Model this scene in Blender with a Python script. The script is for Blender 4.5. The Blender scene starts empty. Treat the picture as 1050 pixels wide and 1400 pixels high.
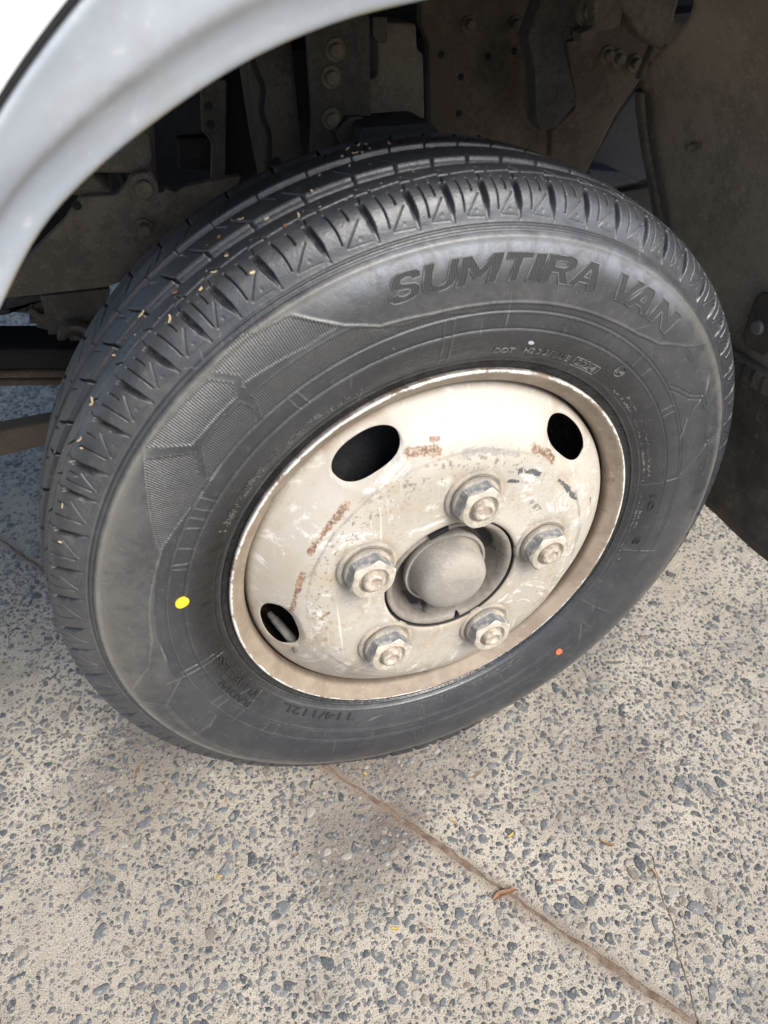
import bpy, bmesh, math, random, json
import numpy as np
from mathutils import Vector, Matrix

D = json.loads('''{"plates":[{"n":"bumper_bracket","y":0.17,"th":0.012,"m":"dirt","p":[[-0.3681,0.594],[-0.3423,0.5955],[-0.3043,0.5927],[-0.2479,0.5896],[-0.2152,0.5948],[-0.132,0.6158],[-0.1006,0.6729],[-0.1529,0.6701],[-0.1639,0.6662],[-0.1776,0.6744],[-0.1811,0.6874],[-0.1989,0.6856],[-0.2051,0.6781],[-0.2156,0.6711],[-0.2468,0.6733],[-0.2645,0.6567],[-0.2885,0.6407],[-0.3211,0.6191],[-0.3636,0.6059]],"bolts":[[-0.1912,0.6745,0.011],[-0.2,0.639,0.008]],"holes":[[-0.1767,0.672,0.004],[-0.2518,0.667,0.004]]},{"n":"lamp_housing","y":0.19,"th":0.05,"m":"dirt","p":[[-0.2595,0.6707],[-0.2413,0.6669],[-0.2156,0.6646],[-0.2335,0.6859],[-0.1937,0.6808],[-0.1816,0.6846],[-0.1764,0.6924],[-0.1739,0.7145],[-0.1848,0.7157],[-0.2075,0.7182],[-0.2542,0.6876]]},{"n":"cross_panel","y":0.48,"th":0.02,"m":"navy","p":[[-0.1889,0.7036],[-0.0545,0.7148],[-0.0876,0.5345],[-0.1908,0.5205],[-0.2297,0.5556]]},{"n":"hanger_strap","y":0.33,"th":0.01,"m":"dark","p":[[-0.1018,0.7265],[-0.0736,0.724],[-0.0906,0.6359],[-0.101,0.5941],[-0.1161,0.5907],[-0.1005,0.6651],[-0.1045,0.673],[-0.109,0.6771],[-0.1032,0.7131]],"holes":[[-0.0975,0.7021,0.0045],[-0.0985,0.6844,0.0045]]},{"n":"hose_clip","y":0.36,"th":0.02,"m":"black","p":[[-0.1336,0.6673],[-0.095,0.6653],[-0.102,0.6285],[-0.1389,0.6355]]},{"n":"upright_post","y":0.34,"th":0.05,"m":"dark","p":[[-0.0484,0.7538],[0.0,0.7633],[0.0049,0.7497],[0.0041,0.6363],[0.0056,0.5989],[-0.0418,0.5884],[-0.0471,0.6619]],"holes":[[-0.0283,0.6346,0.006]]},{"n":"bolted_plate","y":0.3,"th":0.012,"m":"dark","p":[[0.0116,0.7667],[0.08,0.7745],[0.0779,0.6716],[0.0698,0.6496],[0.0513,0.64],[0.0029,0.642],[0.0098,0.6861]],"bolts":[[0.04,0.7466,0.0095],[0.0332,0.7224,0.0095],[0.0307,0.6825,0.0095],[0.0502,0.6655,0.0095]]},{"n":"stop_plate","y":0.285,"th":0.012,"m":"dark","p":[[0.0476,0.685],[0.0632,0.6839],[0.0608,0.664],[0.0497,0.6502],[0.0358,0.6594],[0.0311,0.6723]]},{"n":"air_tank","y":0.31,"th":0.09,"m":"dirt","p":[[0.0929,0.7653],[0.138,0.7621],[0.1395,0.7362],[0.1469,0.7333],[0.1491,0.6671],[0.0774,0.6709],[0.0719,0.6802],[0.0708,0.7141],[0.091,0.7146]]},{"n":"tank_strap","y":0.3,"th":0.01,"m":"dark","p":[[0.0839,0.7722],[0.1004,0.7711],[0.0997,0.7473],[0.0886,0.7492],[0.0832,0.7551]]},{"n":"ledge","y":0.25,"th":0.08,"m":"navy","p":[[0.0507,0.6821],[0.1304,0.6783],[0.1456,0.662],[0.1489,0.6516],[0.0468,0.661]]},{"n":"frame_panel","y":0.4,"th":0.015,"m":"rustdirt","p":[[0.1831,0.7936],[0.3617,0.7839],[0.3965,0.5501],[0.1653,0.5798],[0.1992,0.6212],[0.1946,0.6435],[0.1914,0.7283],[0.1806,0.7514]],"holes":[[0.2084,0.7155,0.0042],[0.2738,0.7087,0.0042],[0.2367,0.6894,0.0042],[0.2354,0.6478,0.0042],[0.2664,0.6145,0.0042],[0.3113,0.7113,0.0042]],"bolts":[[0.244,0.7448,0.008],[0.3083,0.7403,0.008]]},{"n":"shaped_bracket","y":0.27,"th":0.025,"m":"dark","p":[[0.2697,0.7875],[0.2544,0.7461],[0.2673,0.7133],[0.2757,0.6612],[0.285,0.6482],[0.304,0.6492],[0.3273,0.6723],[0.3268,0.6797],[0.3084,0.718],[0.3013,0.7348],[0.3049,0.7398],[0.3358,0.7493],[0.3414,0.7581],[0.3364,0.7836]],"bolts":[[0.3263,0.7643,0.0125]]},{"n":"curved_bracket","y":0.245,"th":0.02,"m":"dirt","p":[[0.3158,0.7865],[0.3206,0.7618],[0.3206,0.753],[0.3056,0.7477],[0.3091,0.7384],[0.321,0.7414],[0.327,0.7474],[0.3554,0.7493],[0.3548,0.7646],[0.3475,0.7847]]},{"n":"arm_plate","y":0.33,"th":0.014,"m":"rustdirt","p":[[0.344,0.7272],[0.3632,0.7285],[0.3855,0.7354],[0.4169,0.7375],[0.4175,0.7529],[0.431,0.7464],[0.4718,0.7145],[0.4729,0.7024],[0.4605,0.6756],[0.4308,0.6366],[0.4,0.5712],[0.3697,0.5679],[0.3431,0.5714],[0.3368,0.6302],[0.3684,0.6527],[0.3665,0.6687],[0.3518,0.7034]],"bolts":[[0.4028,0.709,0.0085],[0.4201,0.7037,0.0085],[0.4456,0.6968,0.0085]],"holes":[[0.4397,0.7307,0.004]]},{"n":"steering_shroud","y":0.24,"th":0.03,"m":"dirt","p":[[0.3439,0.7853],[0.349,0.7703],[0.3647,0.7568],[0.3834,0.74],[0.4007,0.7307],[0.4324,0.7201],[0.4458,0.746],[0.4229,0.7528],[0.4248,0.7655],[0.4241,0.7807]]},{"n":"shroud_flange","y":0.28,"th":0.012,"m":"dirt","p":[[0.4327,0.7221],[0.4681,0.7107],[0.4677,0.705],[0.4421,0.6865],[0.4215,0.6875]]},{"n":"inner_shield","y":0.42,"th":0.03,"m":"bluegrey","p":[[0.4623,0.5484],[0.4977,0.6124],[0.5305,0.6554],[0.5588,0.6564],[0.591,0.5158],[0.55,0.5129],[0.4941,0.5121]]},{"n":"shield_ledge","y":0.36,"th":0.05,"m":"bluegrey","p":[[0.4203,0.5666],[0.4783,0.5555],[0.5218,0.5345],[0.4737,0.5331],[0.4359,0.5324]]},{"n":"leaf_spring","y":0.3,"th":0.07,"m":"black","p":[[-0.4684,0.5065],[-0.3845,0.4881],[-0.3049,0.4716],[-0.226,0.4614],[-0.2343,0.4277],[-0.3209,0.4467],[-0.3937,0.4627],[-0.4787,0.4824]]},{"n":"leaf_spring","y":0.3,"th":0.07,"m":"rustdirt","p":[[-0.4794,0.4807],[-0.3944,0.4609],[-0.3212,0.4458],[-0.2341,0.4287],[-0.2365,0.4188],[-0.3267,0.436],[-0.3976,0.4518],[-0.483,0.4722]]},{"n":"leaf_spring","y":0.3,"th":0.07,"m":"rustdirt","p":[[-0.4837,0.4704],[-0.3983,0.45],[-0.327,0.435],[-0.2367,0.4178],[-0.239,0.4087],[-0.3313,0.4268],[-0.4013,0.4418],[-0.4874,0.4618]]},{"n":"drag_link","y":0.36,"th":0.03,"m":"rustdirt","p":[[-0.5398,0.3534],[-0.4361,0.3499],[-0.3797,0.3487],[-0.2471,0.3473],[-0.257,0.3072],[-0.398,0.3129],[-0.4502,0.3108],[-0.5559,0.3156]]},{"n":"crossmember","y":0.45,"th":0.05,"m":"dark","p":[[-0.4693,0.482],[-0.3905,0.4705],[-0.3641,0.4867],[-0.3228,0.482],[-0.3359,0.4556],[-0.3538,0.4581],[-0.3887,0.4681],[-0.4731,0.4728]]},{"n":"spring_bracket","y":0.34,"th":0.02,"m":"dirt","p":[[-0.328,0.5254],[-0.2503,0.5201],[-0.2615,0.4796],[-0.2955,0.4589],[-0.3114,0.4583],[-0.324,0.4651],[-0.3294,0.4562],[-0.3391,0.4584],[-0.3371,0.4698],[-0.3408,0.4687],[-0.339,0.4741],[-0.3347,0.4771],[-0.3329,0.4826],[-0.3443,0.4887],[-0.3428,0.4932],[-0.3506,0.4948],[-0.3491,0.4992],[-0.3423,0.4997],[-0.3405,0.5049],[-0.3297,0.5028]],"bush":[-0.3047,0.4718,0.02]}],"plug":[0.45,0.0188,0.4878],"strip":[[0.45,0.0424,0.4228],[0.45,-0.0249,0.4233]],"arch":[[128.85,0.4624],[122.68,0.4741],[118.31,0.4766],[114.52,0.4777],[107.1,0.4808],[101.64,0.4807],[95.72,0.4787]],"hatch":[[[138.55,0.3263],[134.73,0.3008],[125.29,0.3004],[124.18,0.3106],[126.09,0.323],[131.98,0.3243]],[[125.09,0.3248],[122.68,0.3104],[123.78,0.299],[123.59,0.3044],[113.22,0.2981],[108.12,0.2988],[112.85,0.3227],[117.61,0.3252],[119.13,0.3298]],[[139.99,0.3232],[135.53,0.296],[141.42,0.2707],[151.27,0.2802],[155.0,0.2844]],[[134.1,0.2946],[139.7,0.27],[135,0.273],[130,0.2735],[126.6,0.2735],[124.8,0.286],[125.4,0.2965],[130,0.2965]],[[123.6,0.2945],[123.9,0.285],[125.2,0.2735],[112.7,0.2735],[100,0.2735],[86.7,0.2738],[92.8,0.2785],[99.2,0.2792],[102.5,0.2848],[106.6,0.2943],[113,0.2945]]],"letters":[["S",100.1,95.5],["U",95.2,90.2],["M",89.9,83.7],["T",83.0,78.9],["I",78.6,76.7],["R",76.3,71.1],["A",71.2,65.6],["V",62.9,57.5],["A",58.6,53.0],["N",52.5,46.6]],"spots":{"rust":[[128.73,0.157],[135.0933,0.1552],[142.2541,0.1551],[150.7158,0.1574],[159.3059,0.1559],[167.6002,0.1569],[177.707,0.1615],[103.9682,0.162],[99.7749,0.1583],[95.6217,0.155],[57.3918,0.1531],[52.4822,0.1534],[46.47,0.1526],[94.1732,0.1638],[96.3084,0.1646],[179.8745,0.1299],[12.1926,0.1689]],"grey":[[86.008,0.1474],[81.2529,0.1477],[76.8986,0.1475],[72.1321,0.1459],[67.2009,0.1453],[63.5556,0.1443]],"black":[[59.9116,0.1313],[55.9582,0.1321],[53.2284,0.1343],[50.6754,0.1349],[37.4916,0.1419],[28.5091,0.1434],[21.1767,0.1477],[75.5425,0.1641],[72.2279,0.1635]]},"stain":[[-0.163,-0.185],[-0.181,-0.121],[-0.069,-0.185],[0.117,-0.268]],"crack":[[0.1816,-0.3116],[0.1709,-0.3342],[0.1613,-0.3602],[0.1584,-0.3794],[0.1483,-0.3951],[0.1413,-0.4114],[0.136,-0.4348],[0.1275,-0.4523],[0.122,-0.467],[0.1088,-0.4939]],"leaf":[[-0.0025,-0.2877],[-0.0211,-0.189],[0.032,-0.1425],[0.0366,-0.2293],[-0.0982,-0.2872],[-0.3057,-0.1472],[0.1402,-0.2796],[0.1711,-0.3299],[-0.3802,0.0269],[-0.1013,-0.0895],[-0.2789,-0.0566],[-0.1324,-0.2738]],"debris":[[103.58,0.3674,-0.0321,0.1948],[106.56,0.3649,-0.056,0.1709],[115.43,0.3655,-0.0532,0.1736],[124.5,0.3618,-0.0652,0.1611],[122.4,0.366,-0.0488,0.1781],[132.56,0.3661,-0.0469,0.18],[138.47,0.3643,-0.058,0.1686],[142.68,0.362,-0.0646,0.1618],[143.36,0.3596,-0.0689,0.1565],[145.79,0.3616,-0.0658,0.1607],[101.61,0.3686,-0.0115,0.2156],[94.62,0.3678,0.0289,0.2558],[95.38,0.3688,0.0062,0.2331],[96.2,0.368,0.026,0.2532],[93.68,0.3678,0.0286,0.2554],[91.3,0.3685,0.0168,0.2437],[108.38,0.3641,-0.0593,0.1675],[98.06,0.3686,-0.0144,0.2126],[114.01,0.3549,-0.0737,0.1501],[151.84,0.3586,-0.0702,0.155],[157.26,0.3555,-0.0733,0.1508],[138.04,0.3645,-0.0572,0.1698],[115.1,0.368,-0.0254,0.2016],[117.51,0.3639,-0.059,0.1675],[119.71,0.3623,-0.0639,0.1626],[96.06,0.3687,0.0107,0.2376],[97.68,0.3688,0.0099,0.2369],[94.19,0.3687,0.0108,0.238],[100.11,0.3673,0.0343,0.2615],[127.16,0.367,-0.0373,0.1899],[109.58,0.3668,-0.0398,0.1872],[111.94,0.3682,-0.0198,0.2073]],"screw":[0.189,0.6303],"valve":[[-0.1772,-0.046,-0.0447],[-0.163,-0.078,-0.0575]],"cam":[[-0.22247,-0.54881,0.87288],[[0.934625,-0.35443,-0.029244],[-0.254412,-0.608886,-0.751354],[0.248496,0.709674,-0.659251]],970.9754342439991]}''')
rnd = random.Random(7)
nrs = np.random.RandomState(5)
SC = bpy.context.scene
COL = SC.collection
ZW = 0.355                      # wheel centre height (loaded radius)

# ------------------------------------------------------------------ camera
cd = bpy.data.cameras.new('camera'); cam = bpy.data.objects.new('camera', cd); COL.objects.link(cam)
cp, cr, cf = D['cam']
M = Matrix.Identity(4)
for i in range(3):
    M[i][0] = cr[0][i]; M[i][1] = -cr[1][i]; M[i][2] = -cr[2][i]; M[i][3] = cp[i]
cam.matrix_world = M
cd.sensor_fit = 'VERTICAL'; cd.sensor_height = 34.6; cd.sensor_width = 25.95
cd.lens = cf / 1400 * 34.6
cd.clip_start = 0.02; cd.clip_end = 500
cd.dof.use_dof = True; cd.dof.focus_distance = 0.76; cd.dof.aperture_fstop = 6.3
SC.camera = cam

# ------------------------------------------------------------------ light
SUN_EL, SUN_AZ = math.radians(46), math.radians(24)      # azimuth: from -Y, turned towards +X
world = bpy.data.worlds.new('World'); SC.world = world; world.use_nodes = True
wn = world.node_tree
bg = wn.nodes['Background']
sky = wn.nodes.new('ShaderNodeTexSky'); sky.sky_type = 'NISHITA'; sky.sun_disc = False
sky.sun_elevation = SUN_EL; sky.sun_rotation = math.pi - SUN_AZ
sky.air_density = 1.0; sky.dust_density = 1.8; sky.ozone_density = 0.9
wn.links.new(sky.outputs[0], bg.inputs['Color']); bg.inputs['Strength'].default_value = 0.12
sl = bpy.data.lights.new('sun', 'SUN'); sl.energy = 2.3; sl.angle = math.radians(30); sl.color = (1.0, 0.955, 0.88)
so = bpy.data.objects.new('sun', sl); COL.objects.link(so)
sd = Vector((math.sin(SUN_AZ)*math.cos(SUN_EL), -math.cos(SUN_AZ)*math.cos(SUN_EL), math.sin(SUN_EL)))
so.rotation_euler = sd.to_track_quat('Z', 'Y').to_euler(); so.location = sd*20
SC.view_settings.view_transform = 'Standard'; SC.view_settings.look = 'None'
SC.view_settings.exposure = 0.9; SC.view_settings.gamma = 1.0
SC.view_settings.use_curve_mapping = False

# ------------------------------------------------------------------ helpers: nodes
class NT:
    def __init__(s, name, rough=0.6, spec=0.4):
        s.m = bpy.data.materials.new(name); s.m.use_nodes = True
        s.t = s.m.node_tree; s.n = s.t.nodes; s.b = s.n['Principled BSDF']
        s.b.inputs['Roughness'].default_value = rough
        s.b.inputs['Specular IOR Level'].default_value = spec
    def put(s, sock, v):
        if hasattr(v, 'is_linked') or hasattr(v, 'links'): s.t.links.new(v, sock)
        else: sock.default_value = v
    def node(s, typ, out=0, props=None, **ins):
        n = s.n.new(typ)
        for k, v in (props or {}).items(): setattr(n, k, v)
        for k, v in ins.items():
            k = int(k[1:]) if k[0] == 'i' and k[1:].isdigit() else k.replace('_', ' ')
            s.put(n.inputs[k], v)
        return n.outputs[out]
    def coord(s): return s.node('ShaderNodeTexCoord', 'Object')
    def geo_pos(s): return s.node('ShaderNodeNewGeometry', 'Position')
    def noise(s, vec, scale, detail=4, rough=.6, dist=0.0):
        return s.node('ShaderNodeTexNoise', 'Fac', Vector=vec, Scale=scale, Detail=detail, Roughness=rough, Distortion=dist)
    def voro(s, vec, scale, feature='F1', out='Distance', rnd_=1.0):
        return s.node('ShaderNodeTexVoronoi', out, {'feature': feature}, Vector=vec, Scale=scale, Randomness=rnd_)
    def ramp(s, v, a, b, lo=0.0, hi=1.0):
        return s.node('ShaderNodeMapRange', 0, {'interpolation_type': 'SMOOTHSTEP'}, Value=v, i1=a, i2=b, i3=lo, i4=hi)
    def math(s, op, a, b=0.0, c=0.0): return s.node('ShaderNodeMath', 0, {'operation': op}, i0=a, i1=b, i2=c)
    def mix(s, f, a, b):
        n = s.n.new('ShaderNodeMix'); n.data_type = 'RGBA'
        s.put(n.inputs[0], f)
        for i, v in ((6, a), (7, b)):
            s.put(n.inputs[i], (*v, 1) if isinstance(v, tuple) and len(v) == 3 else v)
        return n.outputs[2]
    def attr(s, name, out='Fac'): return s.node('ShaderNodeAttribute', out, {'attribute_name': name})
    def bump(s, h, strength=.3, dist=.001, normal=None):
        n = s.n.new('ShaderNodeBump'); s.put(n.inputs['Height'], h)
        n.inputs['Strength'].default_value = strength; n.inputs['Distance'].default_value = dist
        if normal is not None: s.put(n.inputs['Normal'], normal)
        return n.outputs[0]
    def done(s, col=None, rough=None, normal=None, metal=None):
        if col is not None: s.put(s.b.inputs['Base Color'], (*col, 1) if isinstance(col, tuple) else col)
        if rough is not None: s.put(s.b.inputs['Roughness'], rough)
        if normal is not None: s.put(s.b.inputs['Normal'], normal)
        if metal is not None: s.put(s.b.inputs['Metallic'], metal)
        return s.m

def grime(name, base, dirt, amount=.5, rough=.75, scale=9.0, spec=.25):
    k = NT(name, rough, spec); p = k.coord()
    a = k.noise(p, scale, 6, .65); b = k.noise(p, scale*14, 4, .7)
    f = k.ramp(k.math('ADD', a, k.math('MULTIPLY', k.math('SUBTRACT', b, .5), .5)), .62-amount*.4, .8-amount*.4)
    c = k.mix(f, base, dirt)
    c = k.mix(k.ramp(k.noise(p, scale*40, 2), .55, .75, 0, .35), c, tuple(x*1.7+.01 for x in dirt))
    return k.done(c, k.ramp(f, 0, 1, rough-.15, min(1, rough+.12)), k.bump(b, .35, .0015))

# ------------------------------------------------------------------ helpers: meshes
def link(name, me, mats, parent=None, sharp=None):
    if not isinstance(mats, (list, tuple)): mats = [mats]
    for m in mats: me.materials.append(m)
    if sharp is not None:
        me.polygons.foreach_set('use_smooth', [True]*len(me.polygons))
        me.set_sharp_from_angle(angle=math.radians(sharp))
    o = bpy.data.objects.new(name, me); COL.objects.link(o)
    if parent is not None: o.parent = parent
    return o
def mesh_py(name, v, f):
    me = bpy.data.meshes.new(name); me.from_pydata([tuple(map(float, x)) for x in v], [], f); me.update(); return me
def fix_normals(me):
    bm = bmesh.new(); bm.from_mesh(me); bmesh.ops.recalc_face_normals(bm, faces=bm.faces[:]); bm.to_mesh(me); bm.free()
def prism(pts, y, th):
    n = len(pts)
    v = [(x, y, z) for x, z in pts] + [(x, y+th, z) for x, z in pts]
    f = [list(range(n)), list(range(2*n-1, n-1, -1))] + [[i, (i+1) % n, n+(i+1) % n, n+i][::-1] for i in range(n)]
    me = mesh_py('plate', v, f); fix_normals(me); return me
def box(x0, x1, y0, y1, z0, z1):
    return prism([(x0, z0), (x1, z0), (x1, z1), (x0, z1)], y0, y1-y0)
def bevel(o, w, seg=2):
    m = o.modifiers.new('bevel', 'BEVEL'); m.width = w; m.segments = seg; m.limit_method = 'ANGLE'; m.angle_limit = math.radians(35)
def lathe(prof, n=96, closed=False, axis='Y', sx=None):
    """revolve (r, y) about the Y axis"""
    v, f = [], []
    k = len(prof)
    for i in range(n):
        a = 2*math.pi*i/n
        for r, y in prof: v.append((r*math.cos(a), y, r*math.sin(a)))
    for i in range(n):
        j = (i+1) % n
        for q in range(k-1 if not closed else k):
            w = (q+1) % k
            f.append([i*k+q, j*k+q, j*k+w, i*k+w])
    me = mesh_py('lathe', v, f)
    bm = bmesh.new(); bm.from_mesh(me); bmesh.ops.remove_doubles(bm, verts=bm.verts[:], dist=1e-6)
    bmesh.ops.recalc_face_normals(bm, faces=bm.faces[:]); bm.to_mesh(me); bm.free()
    return me
def grid_mesh(name, P, wrap=True, flip=False):
    """P: (nu, nv, 3) numpy"""
    nu, nv = P.shape[:2]
    me = bpy.data.meshes.new(name)
    iu = np.arange(nu if wrap else nu-1); iv = np.arange(nv-1)
    a = (iu[:, None]*nv+iv[None]); b = (((iu+1) % nu)[:, None]*nv+iv[None])
    q = np.stack([a, b, b+1, a+1], -1).reshape(-1, 4)
    if flip: q = q[:, ::-1]
    me.vertices.add(nu*nv); me.vertices.foreach_set('co', P.reshape(-1).astype(np.float32))
    nf = len(q); me.loops.add(nf*4); me.loops.foreach_set('vertex_index', q.reshape(-1).astype(np.int32))
    me.polygons.add(nf); me.polygons.foreach_set('loop_start', np.arange(0, nf*4, 4, dtype=np.int32))
    me.polygons.foreach_set('use_smooth', np.ones(nf, bool))
    me.update(calc_edges=True); me.validate()
    return me
def fattr(me, name, arr):
    at = me.attributes.new(name, 'FLOAT', 'POINT'); at.data.foreach_set('value', arr.reshape(-1).astype(np.float32))
def sstep(x, a, b):
    t = np.clip((x-a)/(b-a), 0, 1); return t*t*(3-2*t)
def empty(name, loc=(0, 0, 0), parent=None):
    o = bpy.data.objects.new(name, None); o.location = loc; o.empty_display_size = .05; COL.objects.link(o)
    if parent is not None: o.parent = parent
    return o
def tag(o, label=None, cat=None, group=None, kind=None):
    for k, v in (('label', label), ('category', cat), ('group', group), ('kind', kind)):
        if v: o[k] = v
    return o

# ------------------------------------------------------------------ materials
def mat_rubber():
    k = NT('tyre_rubber', .5, .85); p = k.coord()
    n1 = k.noise(p, 14, 6, .65); n2 = k.noise(p, 160, 4, .7); n3 = k.noise(p, 55, 5, .7, .6)
    dust_shade = k.attr('dust_shade'); wet = k.attr('wet'); hatch = k.attr('hatch'); tread = k.attr('tread')
    base = k.mix(k.ramp(n1, .35, .7), (.024, .0265, .033), (.038, .040, .046))
    f = k.math('MULTIPLY', k.ramp(k.math('ADD', dust_shade, k.math('MULTIPLY', k.math('SUBTRACT', n3, .5), .9)), .15, 1.0), .9)
    c = k.mix(f, base, (.115, .109, .098))
    sp = k.ramp(k.noise(p, 420, 2, .5), .68, .76)
    c = k.mix(k.math('MULTIPLY', sp, k.math('MULTIPLY', k.math('SUBTRACT', 1.0, wet), .5)), c, (.22, .2, .17))
    bl = k.math('MULTIPLY', k.attr('painted_sheen'), k.ramp(k.noise(p, 38, 6, .75, .8), .36, .62, .25, 1)); c = k.mix(bl, c, (.205, .222, .255))  # sky sheen of the upper sidewall painted pale blue into the rubber
    c = k.mix(k.math('MULTIPLY', k.attr('scuff'), k.ramp(n3, .35, .6, .25, .8)), c, (.165, .158, .145))
    # fine scratches: stretched noise along random directions
    sx = k.node('ShaderNodeMapping', 0, Vector=p, Rotation=(0, .5, 0), Scale=(220, 40, 9))
    s1 = k.ramp(k.noise(sx, 1, 3, .6), .69, .75)
    sy = k.node('ShaderNodeMapping', 0, Vector=p, Rotation=(0, -.9, 0), Scale=(12, 40, 260))
    s2 = k.ramp(k.noise(sy, 1, 3, .6), .70, .76)
    c = k.mix(k.math('MULTIPLY', k.math('MAXIMUM', s1, s2), k.math('MULTIPLY', k.ramp(n1, .3, .55), .85)), c, (.17, .165, .155))
    c = k.mix(k.math('MULTIPLY', k.ramp(k.noise(p, 90, 6, .8, .5), .56, .70), .35), c, (.13, .125, .118))
    c = k.mix(k.math('MULTIPLY', k.ramp(k.noise(p, 23, 6, .8, 1.4), .58, .66), .4), c, (.012, .0125, .014))
    c = k.mix(wet, c, (.007, .007, .007))
    # engraved radial hatching
    sep = k.n.new('ShaderNodeSeparateXYZ'); k.t.links.new(p, sep.inputs[0])
    an = k.math('ARCTAN2', sep.outputs[2], sep.outputs[0])
    hw = k.math('SINE', k.math('MULTIPLY', an, 980.0))
    hm = k.math('MULTIPLY', hatch, k.ramp(n3, .3, .5, .6, 1))
    c = k.mix(k.math('MULTIPLY', k.ramp(hw, -.2, .8), k.math('MULTIPLY', hm, .5)), c, (.115, .112, .107))
    c = k.mix(k.math('MULTIPLY', k.ramp(hw, .3, -.6), k.math('MULTIPLY', hm, .6)), c, (.015, .015, .016))
    ro = k.math('SUBTRACT', k.ramp(n2, .3, .7, .34, .46), k.math('MULTIPLY', wet, .24))
    ro = k.math('ADD', ro, k.math('MULTIPLY', f, .12))
    nb = k.bump(k.math('ADD', n2, k.noise(p, 500, 3, .7)), .4, .0007)
    nb = k.bump(k.math('MULTIPLY', hw, hm), .5, .0006, nb)
    wn_ = k.node('ShaderNodeMapping', 0, Vector=p, Rotation=(0, .7, 0), Scale=(30, 30, 90))
    nb = k.bump(k.math('MULTIPLY', k.noise(wn_, 1, 5, .7), wet), .8, .004, nb)
    return k.done(c, ro, nb)
M_RUB = mat_rubber()

def mat_letter():
    k = NT('letter_rubber', .55, .4); p = k.coord()
    sep = k.n.new('ShaderNodeSeparateXYZ'); k.t.links.new(p, sep.inputs[0])
    an = k.math('ARCTAN2', sep.outputs[2], sep.outputs[0])
    hw = k.math('SINE', k.math('MULTIPLY', an, 980.0))
    c = k.mix(k.ramp(hw, -.3, .6), (.034, .0345, .036), (.062, .062, .062))
    return k.done(c, .55, k.bump(hw, .6, .0006))
M_LET = mat_letter()
def mat_outline():
    k = NT('letter_outline_rubber', .5, .4); p = k.coord()
    c = k.mix(k.ramp(k.noise(p, 60, 4), .4, .65), (.06, .06, .06), (.19, .185, .175))
    return k.done(c)
M_OUT = mat_outline()

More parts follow.
